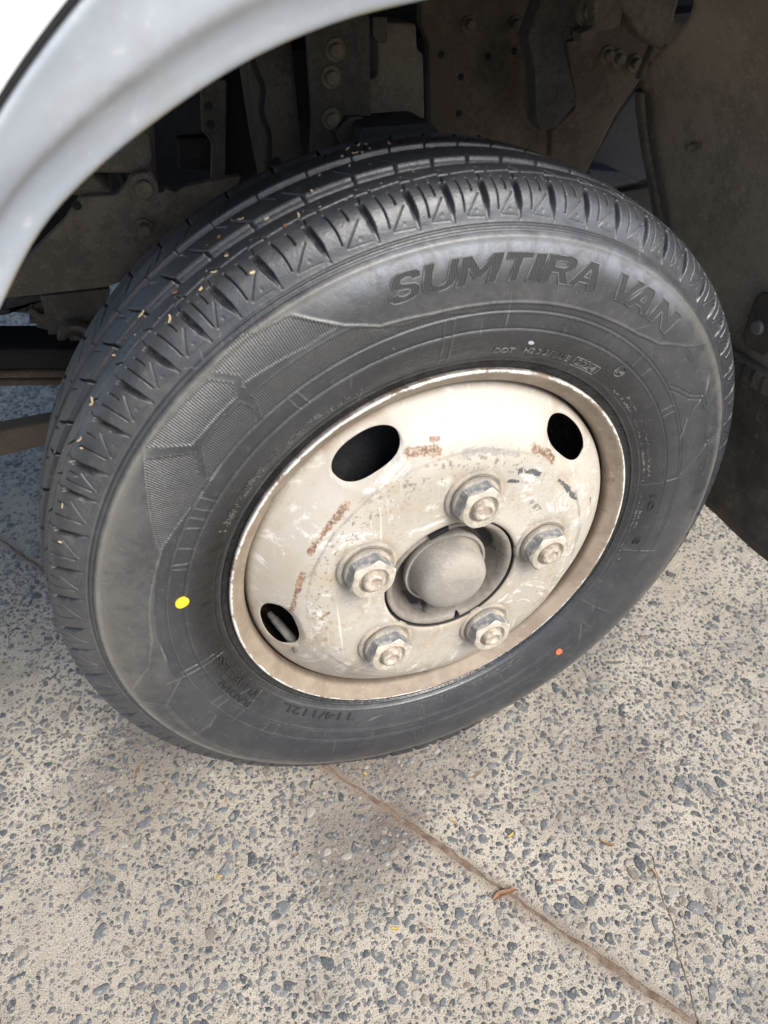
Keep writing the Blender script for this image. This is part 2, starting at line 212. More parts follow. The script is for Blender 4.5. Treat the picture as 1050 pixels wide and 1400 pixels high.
def mat_disc():
    k = NT('dirty_cream_steel', .6, .35); p = k.coord()
    n1 = k.noise(p, 7, 5, .6); n2 = k.noise(p, 30, 5, .7, .4); n3 = k.noise(p, 240, 3, .6); n4 = k.noise(p, 95, 5, .75)
    c = k.mix(k.ramp(n1, .35, .68), (.42, .385, .33), (.51, .475, .415))
    c = k.mix(k.math('MULTIPLY', k.ramp(n2, .46, .62), .6), c, (.42, .345, .25))
    c = k.mix(k.math('MULTIPLY', k.ramp(k.noise(p, 900, 2, .6), .5, .7), .35), c, (.34, .30, .25))
    c = k.mix(k.ramp(k.noise(p, 420, 3, .7), .58, .72, 0, .4), c, (.30, .26, .21))
    c = k.mix(k.ramp(k.noise(p, 17, 6, .78, 1.6), .54, .64, 0, .75), c, (.72, .70, .655))
    c = k.mix(k.ramp(k.noise(p, 60, 6, .8, .8), .60, .68, 0, .5), c, (.36, .29, .215))
    c = k.mix(k.ramp(k.noise(p, 130, 5, .8, .3), .665, .70, 0, .8), c, (.20, .15, .11))
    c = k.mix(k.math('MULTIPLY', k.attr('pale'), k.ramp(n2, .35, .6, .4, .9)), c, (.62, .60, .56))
    # fine sand-blast speckle in a band
    v = k.attr('speck')
    sp = k.math('MULTIPLY', k.ramp(k.math('ADD', n3, k.math('MULTIPLY', k.math('SUBTRACT', n4, .5), .8)), .57, .65), v)
    c = k.mix(k.math('MULTIPLY', sp, .75), c, (.17, .15, .12))
    # pale scuffs
    sx = k.node('ShaderNodeMapping', 0, Vector=p, Rotation=(0, .9, 0), Scale=(200, 30, 7))
    s1 = k.ramp(k.noise(sx, 1, 3, .6), .66, .72)
    sy = k.node('ShaderNodeMapping', 0, Vector=p, Rotation=(0, -.25, 0), Scale=(170, 30, 8))
    s2 = k.ramp(k.noise(sy, 1, 3, .6), .68, .74)
    c = k.mix(k.math('MULTIPLY', k.math('MAXIMUM', s1, s2), .45), c, (.74, .71, .64))
    fil = k.math('SUBTRACT', k.math('ADD', k.math('MULTIPLY', k.noise(p, 75, 6, .78, .7), .75), k.math('MULTIPLY', k.noise(p, 330, 4, .7), .25)), .5)
    def spot(att, col, gain, base):
        a = k.attr(att)
        m = k.ramp(k.math('ADD', a, k.math('MULTIPLY', fil, gain)), base, base+.07)
        return k.math('MULTIPLY', m, k.ramp(a, .02, .12))
    c = k.mix(k.math('MULTIPLY', k.attr('grime'), k.ramp(n2, .3, .6, .35, .9)), c, (.27, .21, .15))
    rs = spot('rust', None, 3.4, .66); c = k.mix(k.math('MULTIPLY', k.ramp(k.math('ADD', k.attr('rust'), fil), .35, .8), .35), c, (.42, .30, .20)); c = k.mix(k.math('MULTIPLY', rs, k.ramp(k.noise(p, 300, 4, .75), .38, .52, .15, 1)), c, k.mix(k.ramp(n4, .35, .65), (.15, .085, .055), (.34, .22, .15)))
    gs = spot('greyc', None, 3.4, .66); c = k.mix(k.math('MULTIPLY', gs, k.ramp(k.noise(p, 300, 4, .75), .35, .6, .3, .85)), c, k.mix(n4, (.20, .20, .19), (.36, .34, .31)))
    bs = spot('blackc', None, 3.6, .74); c = k.mix(k.math('MULTIPLY', bs, .9), c, (.06, .065, .07))
    ck = k.attr('crease'); c = k.mix(k.math('MULTIPLY', ck, k.ramp(n2, .3, .55, .3, .9)), c, (.20, .15, .105))
    br = k.attr('bright'); c = k.mix(k.math('MULTIPLY', br, k.ramp(k.noise(p, 70, 5, .7), .38, .5)), c, (.74, .72, .68))
    bd = k.attr('bore'); c = k.mix(bd, c, (.03, .027, .024))
    nb = k.bump(k.math('SUBTRACT', n4, k.math('MULTIPLY', k.math('MAXIMUM', rs, bs), .8)), .25, .0008)
    return k.done(c, k.ramp(n2, .3, .7, .5, .68), k.bump(k.noise(p, 600, 3, .7), .15, .0005, nb))
M_DISC = mat_disc()
def mat_rim():
    k = NT('dusty_rim_steel', .55, .4); p = k.coord()
    n2 = k.noise(p, 26, 5, .7, .4); n4 = k.noise(p, 110, 5, .75)
    c = k.mix(k.ramp(n2, .35, .65), (.23, .18, .135), (.31, .25, .19))
    c = k.mix(k.math('MULTIPLY', k.ramp(n4, .55, .7), .45), c, (.42, .36, .29))
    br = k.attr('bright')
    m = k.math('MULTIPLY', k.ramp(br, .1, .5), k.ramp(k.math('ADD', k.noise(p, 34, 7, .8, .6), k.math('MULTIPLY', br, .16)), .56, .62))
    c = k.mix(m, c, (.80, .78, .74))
    c = k.mix(k.math('MULTIPLY', k.attr('grime'), k.ramp(n4, .3, .55, .6, 1)), c, (.045, .030, .022))  # grime, plus the painted shade of the inner barrel
    c = k.mix(k.ramp(k.noise(p, 48, 6, .8, .4), .58, .68, 0, .6), c, (.13, .095, .07))
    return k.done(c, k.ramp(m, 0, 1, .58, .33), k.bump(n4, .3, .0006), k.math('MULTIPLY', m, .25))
M_RIM = mat_rim()
M_NUTSIDE = grime('bare_zinc', (.15, .165, .185), (.42, .39, .34), .45, .5, 110, .5)
M_NUTFACE = grime('dusty_nut_face', (.38, .335, .275), (.56, .50, .42), .5, .7, 90)
M_STUD = grime('stud_steel', (.33, .27, .21), (.54, .48, .40), .5, .6, 140)
M_SEAT = grime('washer_seat', (.27, .25, .22), (.43, .37, .29), .5, .65, 55)
M_CAP = grime('grey_cap_paint', (.27, .25, .222), (.35, .32, .27), .55, .62, 20)
M_HUB = grime('greasy_hub', (.20, .185, .165), (.31, .285, .25), .5, .6, 22)
def mat_hubring():
    k = NT('greasy_ring', .55, .35); p = k.coord()
    n = k.noise(p, 60, 5, .65, .5); n2 = k.noise(p, 120, 4, .7)
    c = k.mix(k.ramp(n2, .35, .7), (.19, .17, .145), (.27, .24, .205))
    c = k.mix(k.attr('deep'), c, (.075, .066, .058))  # recess shade painted into the ring colour
    c = k.mix(k.ramp(k.math('ADD', n, k.math('MULTIPLY', k.attr('grease_shade'), .5)), .66, .8), c, (.035, .032, .03))
    return k.done(c, .5, k.bump(n2, .3, .0008))
M_HUBRING = mat_hubring()
M_BLACK = grime('void_black', (.012, .012, .014), (.025, .024, .024), .3, .8)
MATS = {
    'dirt': grime('dusty_brown_steel', (.108, .092, .077), (.17, .145, .118), .5, .85),
    'dark': grime('dark_dusty_steel', (.050, .045, .041), (.092, .082, .071), .5, .85),
    'rustdirt': grime('rust_brown_steel', (.09, .069, .054), (.145, .115, .09), .5, .85),
    'navy': grime('navy_dusty_paint', (.018, .021, .029), (.036, .038, .044), .45, .7),
    'bluegrey': grime('bluegrey_panel', (.035, .039, .050), (.065, .066, .072), .4, .7),
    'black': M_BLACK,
}
M_BOLT = grime('old_bolt', (.10, .085, .068), (.17, .145, .115), .5, .7, 60)
M_LINER = grime('muddy_liner', (.22, .178, .138), (.30, .245, .19), .5, .85, 5)
def mat_flap():
    k = NT('muddy_flap', .8, .3); p = k.coord()
    n = k.noise(p, 9, 6, .7); n2 = k.noise(p, 120, 4, .7)
    c = k.mix(k.ramp(n, .35, .7), (.055, .048, .041), (.125, .104, .083))
    c = k.mix(k.ramp(k.math('ADD', n2, k.math('MULTIPLY', n, .3)), .72, .85), c, (.17, .14, .11))
    return k.done(c, .75, k.bump(n2, .4, .001))
M_FLAP = mat_flap()
def mat_fender():
    k = NT('weathered_fender_plastic', .5, .4); p = k.coord()
    n = k.noise(p, 9, 6, .6); n2 = k.noise(p, 130, 4, .65); n3 = k.noise(p, 45, 5, .7)
    c = k.mix(k.ramp(n, .35, .68), (.40, .445, .51), (.50, .54, .595))
    c = k.mix(k.ramp(n2, .58, .74, 0, .5), c, (.70, .715, .73))
    c = k.mix(k.ramp(k.noise(p, 22, 6, .8, .8), .50, .66, 0, .5), c, (.40, .415, .44))
    c = k.mix(k.math('MULTIPLY', k.attr('crease'), k.ramp(n3, .3, .6, .3, 1)), c, (.33, .335, .345))
    c = k.mix(k.math('MULTIPLY', k.attr('edge'), k.ramp(n3, .35, .6)), c, (.50, .46, .37))
    return k.done(c, k.ramp(n3, .3, .7, .42, .6), k.bump(n2, .15, .0008))
M_FENDER = mat_fender()
M_PAINT = NT('white_body_paint', .25, .5).done((.82, .82, .80))
M_SEAL = NT('black_seal', .5, .4).done((.012, .012, .013))
M_PLASTIC = NT('grey_plastic_plug', .6, .4).done((.16, .155, .14))
M_YEL = grime('yellow_paint_dot', (.80, .62, .03), (.72, .58, .06), .4, .6, 90)
M_RED = grime('red_paint_dot', (.62, .16, .07), (.5, .16, .09), .5, .6, 90)
M_VALVE = grime('valve_rubber', (.15, .14, .125), (.26, .235, .205), .4, .5, 60)

JN_ = np.array((.332, .2158)); JN_ /= np.hypot(*JN_)
def mat_concrete():
    k = NT('concrete_matrix', .88, .25); p = k.geo_pos()
    n1 = k.noise(p, 2.2, 6, .6); n2 = k.noise(p, 26, 5, .7); n3 = k.noise(p, 620, 3, .7); n4 = k.noise(p, 210, 4, .7)
    c = k.mix(k.ramp(n1, .35, .68), (.46, .40, .315), (.62, .555, .45))
    c = k.mix(k.math('MULTIPLY', k.ramp(n2, .48, .72), .45), c, (.31, .25, .185))
    c = k.mix(k.ramp(k.noise(p, 5.5, 6, .72), .46, .66, 0, .65), c, (.30, .27, .23))
    c = k.mix(k.ramp(n3, .56, .68, 0, .75), c, (.78, .71, .58))
    c = k.mix(k.ramp(n3, .47, .36, 0, .85), c, (.19, .17, .145))
    v = k.voro(p, 330); vc = k.voro(p, 330, out='Color')
    g = k.math('MULTIPLY', k.ramp(v, .34, .26), k.ramp(k.node('ShaderNodeSeparateColor', 0, Color=vc), .50, .54))
    c = k.mix(k.math('MULTIPLY', g, .8), c, (.15, .152, .152))
    # small stones too fine to build, all over
    v2 = k.voro(p, 150); vc2 = k.voro(p, 150, out='Color')
    g2 = k.math('MULTIPLY', k.ramp(v2, .42, .34), k.ramp(k.node('ShaderNodeSeparateColor', 0, Color=vc2), .58, .62))
    c = k.mix(k.math('MULTIPLY', g2, .85), c, k.mix(n4, (.11, .115, .12), (.24, .24, .235)))
    def stain(x, y, r, col, amt, c):
        d = k.node('ShaderNodeVectorMath', 'Value', {'operation': 'DISTANCE'}, i0=p, i1=(x, y, 0))
        f = k.math('MULTIPLY', k.ramp(k.math('ADD', k.math('DIVIDE', d, r), k.math('MULTIPLY', k.math('SUBTRACT', n2, .5), 1.3)), 1.05, .45), amt)
        return k.mix(f, c, col)
    c = stain(-.15, -.18, .085, (.15, .132, .112), .55, c)
    c = stain(0, -.085, .10, (.20, .17, .14), .5, c)
    c = stain(-.12, -.12, .12, (.24, .20, .165), .45, c)
    c = stain(-.085, -.165, .04, (.13, .105, .09), .6, c)
    c = stain(.16, -.20, .12, (.24, .205, .175), .4, c)
    c = stain(-.09, -.06, .07, (.20, .17, .14), .5, c)
    c = stain(-.38, .02, .10, (.24, .20, .16), .5, c)
    dn = k.node('ShaderNodeVectorMath', 'Value', {'operation': 'DOT_PRODUCT'}, i0=p, i1=(float(JN_[0]), float(JN_[1]), 0))
    dj = k.math('ABSOLUTE', k.math('SUBTRACT', dn, float(JN_[0]*-.0973+JN_[1]*-.1337)))
    fj = k.ramp(k.math('ADD', dj, k.math('MULTIPLY', k.math('SUBTRACT', n2, .5), .03)), .016, .002)
    c = k.mix(k.math('MULTIPLY', fj, .7), c, (.26, .20, .15))
    h = k.math('ADD', k.math('MULTIPLY', n4, .7), n3)
    h = k.math('ADD', h, k.math('MULTIPLY', k.math('MAXIMUM', g, g2), .25))
    return k.done(c, .88, k.bump(k.math('ADD', h, k.math('MULTIPLY', n2, 1.2)), .9, .0022))
M_CON = mat_concrete()
def mat_stone(obj_random):
    k = NT('bluestone_object' if obj_random else 'bluestone_mass', .7, .35); p = k.geo_pos()
    t = k.node('ShaderNodeObjectInfo', 'Random') if obj_random else k.attr('tone')
    n = k.noise(p, 500, 4, .7); n2 = k.noise(p, 130, 4, .65)
    c = k.mix(k.ramp(t, 0, .8), (.062, .068, .074), (.165, .170, .172))
    c = k.mix(k.ramp(t, .80, .84), c, (.20, .165, .13))
    c = k.mix(k.ramp(t, .93, .95), c, (.36, .33, .28))
    c = k.mix(k.ramp(n, .42, .7, 0, .55), c, (.28, .28, .275))
    c = k.mix(k.ramp(n2, .52, .64, 0, .75), c, (.42, .375, .30))
    return k.done(c, .75, k.bump(k.math('ADD', n, n2), .8, .0014))
M_STO = mat_stone(True); M_STM = mat_stone(False)
def mat_joint():
    k = NT('joint_soil', .95, .15); p = k.geo_pos()
    n = k.noise(p, 60, 5, .7); n2 = k.noise(p, 600, 3, .7)
    c = k.mix(k.ramp(n, .35, .65), (.15, .105, .075), (.28, .215, .16))
    c = k.mix(k.ramp(n2, .6, .72, 0, .7), c, (.36, .30, .235))
    return k.done(c, .95, k.bump(n2, .8, .002))
M_JNT = mat_joint()
M_CRACK = grime('crack_dirt', (.11, .085, .065), (.2, .16, .13), .5, .95, 80)
M_LEAF = [grime('dry_leaf_tan', (.42, .25, .13), (.52, .34, .19), .5, .7, 80),
          grime('dry_leaf_brown', (.22, .115, .06), (.32, .18, .10), .5, .7, 80),
          grime('dry_straw', (.62, .47, .29), (.70, .58, .40), .5, .7, 80),
          grime('dry_leaf_ochre', (.55, .33, .06), (.6, .42, .12), .5, .7, 80)]

# ------------------------------------------------------------------ ground
JP = np.array((-.0973, -.1337)); JD = np.array((.1185+.0973, -.4657+.1337)); JD /= np.hypot(*JD); JN = np.array((-JD[1], JD[0]))
def side_of(x, y): return (x-JP[0])*JN[0]+(y-JP[1])*JN[1]
BIG = 60.0
jw = lambda t: .0028+.0012*math.sin(t*23)+.0009*math.sin(t*61+1)+.0007*math.sin(t*140+2)
ts = np.concatenate([[-BIG, -4, -1.6], np.arange(-1.2, .6, .006), [.9, 3, BIG]])
JZ = .0
def slab(sign):
    edge = []
    for t in ts:
        w = jw(t*1.0+sign*3) if abs(t) < 2 else .004
        w = w+(rnd.uniform(-.0009, .0009) if abs(t) < 2 else 0); q = JP+JD*t+JN*sign*w; edge.append((q[0], q[1]))
    far = [JP+JD*BIG+JN*sign*BIG, JP-JD*BIG+JN*sign*BIG]
    n = len(edge)
    v = [(x, y, 0) for x, y in edge]+[(x, y, -.012) for x, y in edge]+[(f[0], f[1], 0) for f in far]
    # narrow strip first so that the edge wobble does not make slivers across the whole sheet
    base = len(v)
    inner = [JP+JD*t+JN*sign*.03 for t in ts]
    v += [(q[0], q[1], 0) for q in inner]
    f = [[i, i+1, base+i+1, base+i] for i in range(n-1)]
    f += [[i, n+i, n+i+1, i+1] for i in range(n-1)]
    f += [[base+i for i in range(n)]+[2*n, 2*n+1]]
    me = mesh_py('pavement_slab', v, f); fix_normals(me)
    if me.polygons[0].normal.z < 0: me.flip_normals()
    return me
slabs = []
for sgn in (1, -1):
    s = link('pavement_slab', slab(sgn), M_CON); tag(s, kind='structure'); slabs.append(s)
gnd = link('ground', mesh_py('ground', [(-BIG, -BIG, -.0013), (BIG, -BIG, -.0013), (BIG, BIG, -.0013), (-BIG, BIG, -.0013)], [[0, 1, 2, 3]]), M_JNT)
tag(gnd, kind='structure')

def fbm2(x, y, seed=0):
    """cheap smooth value noise for stone density"""
    out = 0
    for o, (fr, am) in enumerate(((4.0, 1), (9.0, .6), (21.0, .35))):
        X = x*fr+17.3*seed+o*5.1; Y = y*fr-9.7*seed+o*3.3
        xi = np.floor(X).astype(int); yi = np.floor(Y).astype(int); fx = X-xi; fy = Y-yi
        fx = fx*fx*(3-2*fx); fy = fy*fy*(3-2*fy)
        h = lambda a, b: (np.sin(a*127.1+b*311.7+seed*74.7)*43758.5453) % 1.0
        out = out+am*((h(xi, yi)*(1-fx)+h(xi+1, yi)*fx)*(1-fy)+(h(xi, yi+1)*(1-fx)+h(xi+1, yi+1)*fx)*fy)
    return out/1.95
def stone_shape(rs):
    n = rs.randint(8, 12)
    an = np.sort(np.arange(n)*2*math.pi/n+rs.uniform(-.22, .22, n))
    # superposed corners: an irregular crushed-stone outline, slightly worn
    rr = 1+.17*np.cos(2*an+rs.uniform(0, 6.3))+.12*np.cos(3*an+rs.uniform(0, 6.3))+rs.uniform(-.13, .13, n)
    rr /= rr.max()
    el = rs.uniform(.48, .98)
    x = np.cos(an)*rr; y = np.sin(an)*rr*el
    tilt = rs.uniform(-.16, .16, 2)
    v = []
    for sc, z in ((1.0, -.25), (.98, .03), (.90, .12), (.70, .17)):
        for i in range(n): v.append((x[i]*sc, y[i]*sc, z+(tilt[0]*x[i]+tilt[1]*y[i])*.5*(z > 0)))
    f = []
    for a in (0, 1, 2):
        for i in range(n): f.append([a*n+i, a*n+(i+1) % n, (a+1)*n+(i+1) % n, (a+1)*n+i])
    f.append([3*n+i for i in range(n)])
    return v, f
SH = [stone_shape(nrs) for _ in range(48)]
CAMP = np.array(cp); CR = np.array(cr)
def project(P):
    q = (np.atleast_2d(P)-CAMP)@CR.T
    z = np.maximum(q[:, 2], 1e-3)
    return 525+cf*q[:, 0]/z, 700+cf*q[:, 1]/z, q[:, 2]
def chip_shape(rs):
    n = rs.randint(5, 8); an = np.sort(np.arange(n)*2*math.pi/n+rs.uniform(-.3, .3, n)); rr = rs.uniform(.65, 1.05, n); el = rs.uniform(.45, 1)
    x = np.cos(an)*rr; y = np.sin(an)*rr*el; v = []
    for sc, z in ((1.0, -.12), (.85, .17)): v += [(x[i]*sc, y[i]*sc, z) for i in range(n)]
    return v, [[i, (i+1) % n, n+(i+1) % n, n+i] for i in range(n)]+[[n+i for i in range(n)]]
CH = [chip_shape(nrs) for _ in range(30)]
def place_stones():
    rs = np.random.RandomState(11)
    out = []; cell = {}
    def free(x, y, r):
        gx, gy = int(math.floor(x/.012)), int(math.floor(y/.012))
        for a in range(gx-2, gx+3):
            for b in range(gy-2, gy+3):
                for (X, Y, R_) in cell.get((a, b), ()):
                    if (X-x)**2+(Y-y)**2 < ((R_+r)*.62)**2: return False
        return True
    N = 190000
    xs = rs.uniform(-1.25, .95, N); ys = rs.uniform(-.62, 1.75, N)
    sz = np.clip(np.exp(rs.normal(math.log(.0030), .46, N)), .0015, .0110)
    sz = np.sort(sz)[::-1]
    px, py, pz = project(np.stack([xs, ys, xs*0], 1))
    dens = fbm2(xs, ys, 3)
    s_ = side_of(xs, ys)
    # paler, stone-poor band along the joint on its far side and in the near left corner
    poor = np.exp(-((s_-.06)/.05)**2)*.42+np.exp(-(((xs+.48)/.13)**2+((ys+.15)/.12)**2))*.7-.16*np.exp(-((s_+.06)/.07)**2)-.2*np.exp(-(((xs-.30)/.14)**2+((ys+.12)/.16)**2))
    keep = (pz > .05) & (px > -260) & (px < 1310) & (py > -60) & (py < 1650) & ((dens-.5)*1.5+.5-poor+rs.uniform(-.25, .25, N) > .16)
    keep &= ~((xs > -.25) & (ys > .25) & (xs < 1))
    far = ys > .55
    keep &= ~(far & (sz < .003))
    for i in np.nonzero(keep)[0]:
        x, y, r = xs[i], ys[i], sz[i]*(1.25 if ys[i] > .4 else 1)
        if abs(side_of(x, y)) < r*.7+.005: continue
        if not free(x, y, r): continue
        cell.setdefault((int(math.floor(x/.012)), int(math.floor(y/.012))), []).append((x, y, r))
        out.append((x, y, r, rs.uniform(0, 2*math.pi), rs.randint(len(SH)), rs.uniform(), r*cf/pz[i] if (0 < px[i] < 1050 and 0 < py[i] < 1400) else 0))
    return out
stones = place_stones()
stones.sort(key=lambda s: -s[6])
def seen(s):
    # not under the tyre
    return not (abs(s[0]) < .16 and -.09 < s[1] < .2)
big = [s for s in stones if seen(s)][:300]
bigid = set(map(id, big))
shmesh = []
for v, f in SH:
    me = mesh_py('stone', v, f); me.materials.append(M_STO); me.polygons.foreach_set('use_smooth', [True]*len(me.polygons)); shmesh.append(me)
for x, y, r, a, k, t, _ in big:
    o = bpy.data.objects.new('stone', shmesh[k]); COL.objects.link(o); o.parent = slabs[0] if side_of(x, y) > 0 else slabs[1]
    o.location = (x, y, 0); o.rotation_euler = (0, 0, a); o.scale = (r, r, r*.8)
for sgn in (1, -1):
    V, F, T = [], [], []
    for s in stones:
        if id(s) in bigid or (side_of(s[0], s[1]) > 0) != (sgn > 0): continue
        x, y, r, a, k, t, _ = s
        v, f = SH[k] if r > .0052 else CH[k % 30]; b = len(V); ca, sa = math.cos(a), math.sin(a)
        V += [(x+r*(p[0]*ca-p[1]*sa), y+r*(p[0]*sa+p[1]*ca), p[2]*r*.8) for p in v]
        F += [[b+i for i in q] for q in f]; T += [t]*len(v)
    me = mesh_py('aggregate_stones', V, F); fattr(me, 'tone', np.array(T)); me.polygons.foreach_set('use_smooth', [True]*len(me.polygons))
    o = link('aggregate_stones', me, M_STM, slabs[0] if sgn > 0 else slabs[1]); tag(o, kind='stuff')
# hairline crack
cv, cfc = [], []
cps = [Vector((a, b)) for a, b in D['crack']]
fine = []
for a, b in zip(cps, cps[1:]):
    for q in range(5): fine.append(a.lerp(b, q/5)+Vector((rnd.uniform(-.0011, .0011), rnd.uniform(-.0008, .0008))))
for i, q in enumerate(fine):
    w = .0003+.0005*abs(math.sin(i*1.7))*(.4+i/len(fine))
    cv += [(q.x-w, q.y, .0007), (q.x+w, q.y, .0007), (q.x-w, q.y, -.002), (q.x+w, q.y, -.002)]
    if i:
        a, b = 4*(i-1), 4*i
        cfc += [[a, a+1, b+1, b], [a, b, b+2, a+2], [a+1, a+3, b+3, b+1]]
link('crack', mesh_py('crack', cv, cfc), M_CRACK, slabs[0])

# ------------------------------------------------------------------ truck and its wheel
truck = empty('truck', (0, 0, 0))
tag(truck, 'parked white truck showing its grey wheel arch trim and front wheel with black tyre', 'truck')
wheel = empty('wheel', (0, 0, ZW), truck)

# --- tyre
PC = np.array([(.2035, -.070), (.208, -.0745), (.214, -.078), (.222, -.0815), (.235, -.089), (.255, -.0955), (.28, -.0985), (.303, -.0972), (.318, -.0932), (.3275, -.0890), (.3355, -.0832), (.346, -.0795), (.3545, -.0745), (.361, -.067), (.3645, -.058), (.3668, -.04), (.3685, -.018), (.369, 0)])
S0 = float(np.hypot(*(PC[2]-PC[1]))+np.hypot(*(PC[1]-PC[0])))     # arc length up to the old origin of s
def hermite(P, sq):
    t = np.r_[0, np.cumsum(np.hypot(*np.diff(P, axis=0).T))]-S0
    m = np.gradient(P, t, axis=0)
    i = np.clip(np.searchsorted(t, sq)-1, 0, len(t)-2)
    h = (t[i+1]-t[i])[:, None]; u = ((sq-t[i])[:, None])/h
    return P[i]*(2*u**3-3*u**2+1)+h*m[i]*(u**3-2*u**2+u)+P[i+1]*(-2*u**3+3*u**2)+h*m[i+1]*(u**3-u**2), t
_, tk = hermite(PC, np.array([0.0]))
SMAX = tk[-1]
def profile(s):
    s = np.asarray(s, float); ss = np.where(s > SMAX, 2*SMAX-s, s)
    p, _ = hermite(PC, ss); p = p.copy(); p[:, 1] = np.where(s > SMAX, -p[:, 1], p[:, 1]); return p
def side_y(r):
    """outer sidewall y at radius r and outward normal"""
    s = np.linspace(-S0, .135, 700); p = profile(s); return np.interp(r, p[:, 0], p[:, 1])
def side_frame(th, r, lift):
    e = .0015; y = side_y(r); dy = (side_y(r+e)-side_y(r-e))/(2*e)
    n = 1/np.sqrt(1+dy*dy); nr, ny = dy*n, -n           # outward normal in (r, y)
    rr = r+nr*lift; yy = y+ny*lift
    return np.stack([rr*np.cos(th), yy, rr*np.sin(th)], -1)

def build_tyre(th, s, name):
    P = profile(s); e = 1e-4
    T = (profile(s+e)-profile(s-e)); T /= np.hypot(T[:, 0], T[:, 1])[:, None]
    Nn = np.stack([T[:, 1], -T[:, 0]], 1)
    # orient outwards (away from the tube centre at r=.29,y=0)
    out = ((P-np.array([.29, 0]))*Nn).sum(1) < 0; Nn[out] *= -1
    nT, nS = len(th), len(s)
    r = P[:, 0][None]; y = P[:, 1][None]; TH = th[:, None]; deg = np.degrees(TH)
    deg = (deg+180) % 360-180
    h = np.zeros((nT, nS)); hatch = np.zeros((nT, nS))
    out_side = (s < .134)[None]
    line = lambda x, c, w: np.exp(-((x-c)/w)**2)
    # circular ribs of the sidewall
    for c, a in ((.272, .0009), (.256, .0009), (.2245, .0012), (.2305, .0007)):
        h += (a*line(r, c, .0008)-(.0009*line(r, c+.0014, .0007) if c > .25 else 0))*out_side
    hs = ((r > .256)*1.0)*out_side
    h -= .0004*sstep(r, .2545, .256)*(1-sstep(r, .272, .2735))*out_side
    # ridge: two grooves and a raised scuff band
    for c in (.1235, .1275):
        h -= .0013*line(s[None], c, .0007)
    h += .0011*line(s[None], .1185, .0022)
    # smooth lettering panels, outlined
    def seg(a, b, wdt, amp, wrap=True):
        """raised rib between two (deg, r) points on the sidewall"""
        (d0, r0), (d1, r1) = a, b
        rm = .5*(r0+r1)
        iS = np.nonzero((s < .134) & (P[:, 0] > min(r0, r1)-.004) & (P[:, 0] < max(r0, r1)+.004))[0]
        dlo, dhi = min(d0, d1)-1, max(d0, d1)+1
        dd = ((deg[:, 0]-dlo) % 360)+dlo
        iT = np.nonzero((dd >= dlo) & (dd <= dhi))[0]
        if not len(iS) or not len(iT): return
        X = (np.radians(dd[iT])*rm)[:, None]; Y = P[iS, 0][None]
        ax, ay, bx, by = math.radians(d0)*rm, r0, math.radians(d1)*rm, r1
        ux, uy = bx-ax, by-ay; L2 = ux*ux+uy*uy+1e-12
        t = np.clip(((X-ax)*ux+(Y-ay)*uy)/L2, 0, 1)
        d = np.hypot(X-ax-t*ux, Y-ay-t*uy)
        g = amp*np.exp(-(d/wdt)**2)
        sub = h[np.ix_(iT, iS)]
        h[np.ix_(iT, iS)] = np.where(np.abs(g) > np.abs(sub)*.6, np.sign(amp)*np.maximum(np.abs(g), np.abs(sub)*(np.sign(sub) == np.sign(amp))), sub) if amp > 0 else sub+g
    def poly(L, amp, w=.0009, close=False):
        for a, b in zip(L, L[1:]+([L[0]] if close else [])): seg(a, b, w, amp) if (a != L[-1] or close) else None
    def inside(L):
        x = deg; yv = r
        m = np.zeros((nT, nS), bool); n = len(L)
        for i in range(n):
            (x0, y0), (x1, y1) = L[i], L[(i+1) % n]
            if y0 == y1: continue
            c = ((y0 > yv) != (y1 > yv)) & (x < (x1-x0)*(yv-y0)/(y1-y0)+x0)
            m ^= c
        return m & (s < .134)[None]
    for L in D['hatch']:
        mk = inside(L); hatch = np.maximum(hatch, mk*1.0)
        h -= .0003*mk
        poly([tuple(q) for q in L], .0003, .0011, True)
    # lettering panel lower edge
    A = [(112.7, .3211), (110.6, .3112), (107.4, .298), (102.6, .2855), (94.4, .2808), (87, .2803), (77.8, .2803), (69, .2803), (60.4, .2805), (52.3, .2822), (46.4, .2877), (41.2, .3031), (40.9, .304)]
    poly(A, .0009, .001)
    poly([(41, .3028), (38, .315), (35.8, .327)], .0007, .0009)
    # hatch band under the lettering panel
    band = inside([(106, .293), (102.6, .2845), (94.4, .2798), (60.4, .2795), (52.3, .2812), (47, .2865), (44, .2735), (100, .2735)])
    hatch = np.maximum(hatch, band*.9)
    h -= .0003*band
    # left smooth panel
    Lp = [(139.0, .3262), (144.4, .3104), (154.8, .284), (158.7, .2845), (165.9, .2866), (175.3, .288), (182, .298), (188.96, .3312)]
    poly(Lp, .0009, .001)
    # lower hexagons
    for L in ([(187.7, .276), (194.2, .3065), (206, .3131), (205.6, .2931), (203.9, .2795)], [(194.2, .3065), (191.9, .3265)], [(206, .3131), (205.1, .326)], [(206, .3131), (222, .3225), (240, .318)],
              [(35, .2745), (29, .289), (26.5, .302), (23.4, .3033), (13.8, .3063), (9, .318)], [(22.4, .2747), (25, .288), (26.5, .302)], [(13.8, .3063), (8, .274)], [(39.5, .303), (33, .304), (23.4, .3033)], [(13.8, .3063), (13.0, .327)]):
        eng = not (100 < L[0][0] < 260)
        for off in (-.0016, .0016):
            poly([(a+math.degrees(off/.3), b+off) for a, b in L], -.0010 if eng else .0007, .0007)
    # radial mould ticks
    ticks = [(-173.3, .2295, .2746), (-151.3, .2318, .277), (7.0, .228, .2745), (-15.7, .236, .281), (142.8, .2565, .2715), (92.5, .2300, .2720), (90.6, .2300, .2720), (-70, .233, .256), (-110, .255, .272), (-36, .232, .29), (-95, .233, .29), (188, .228, .292)]
    ticks += [(d, .2565, .2715) for d in (145, 147.2, 149, 154, 157.5, 159, 68, 66, 58, 55.5, 47, 43, 30, 28, 120, 118, 200, 202, 218, 221, 236, 300, 318)]
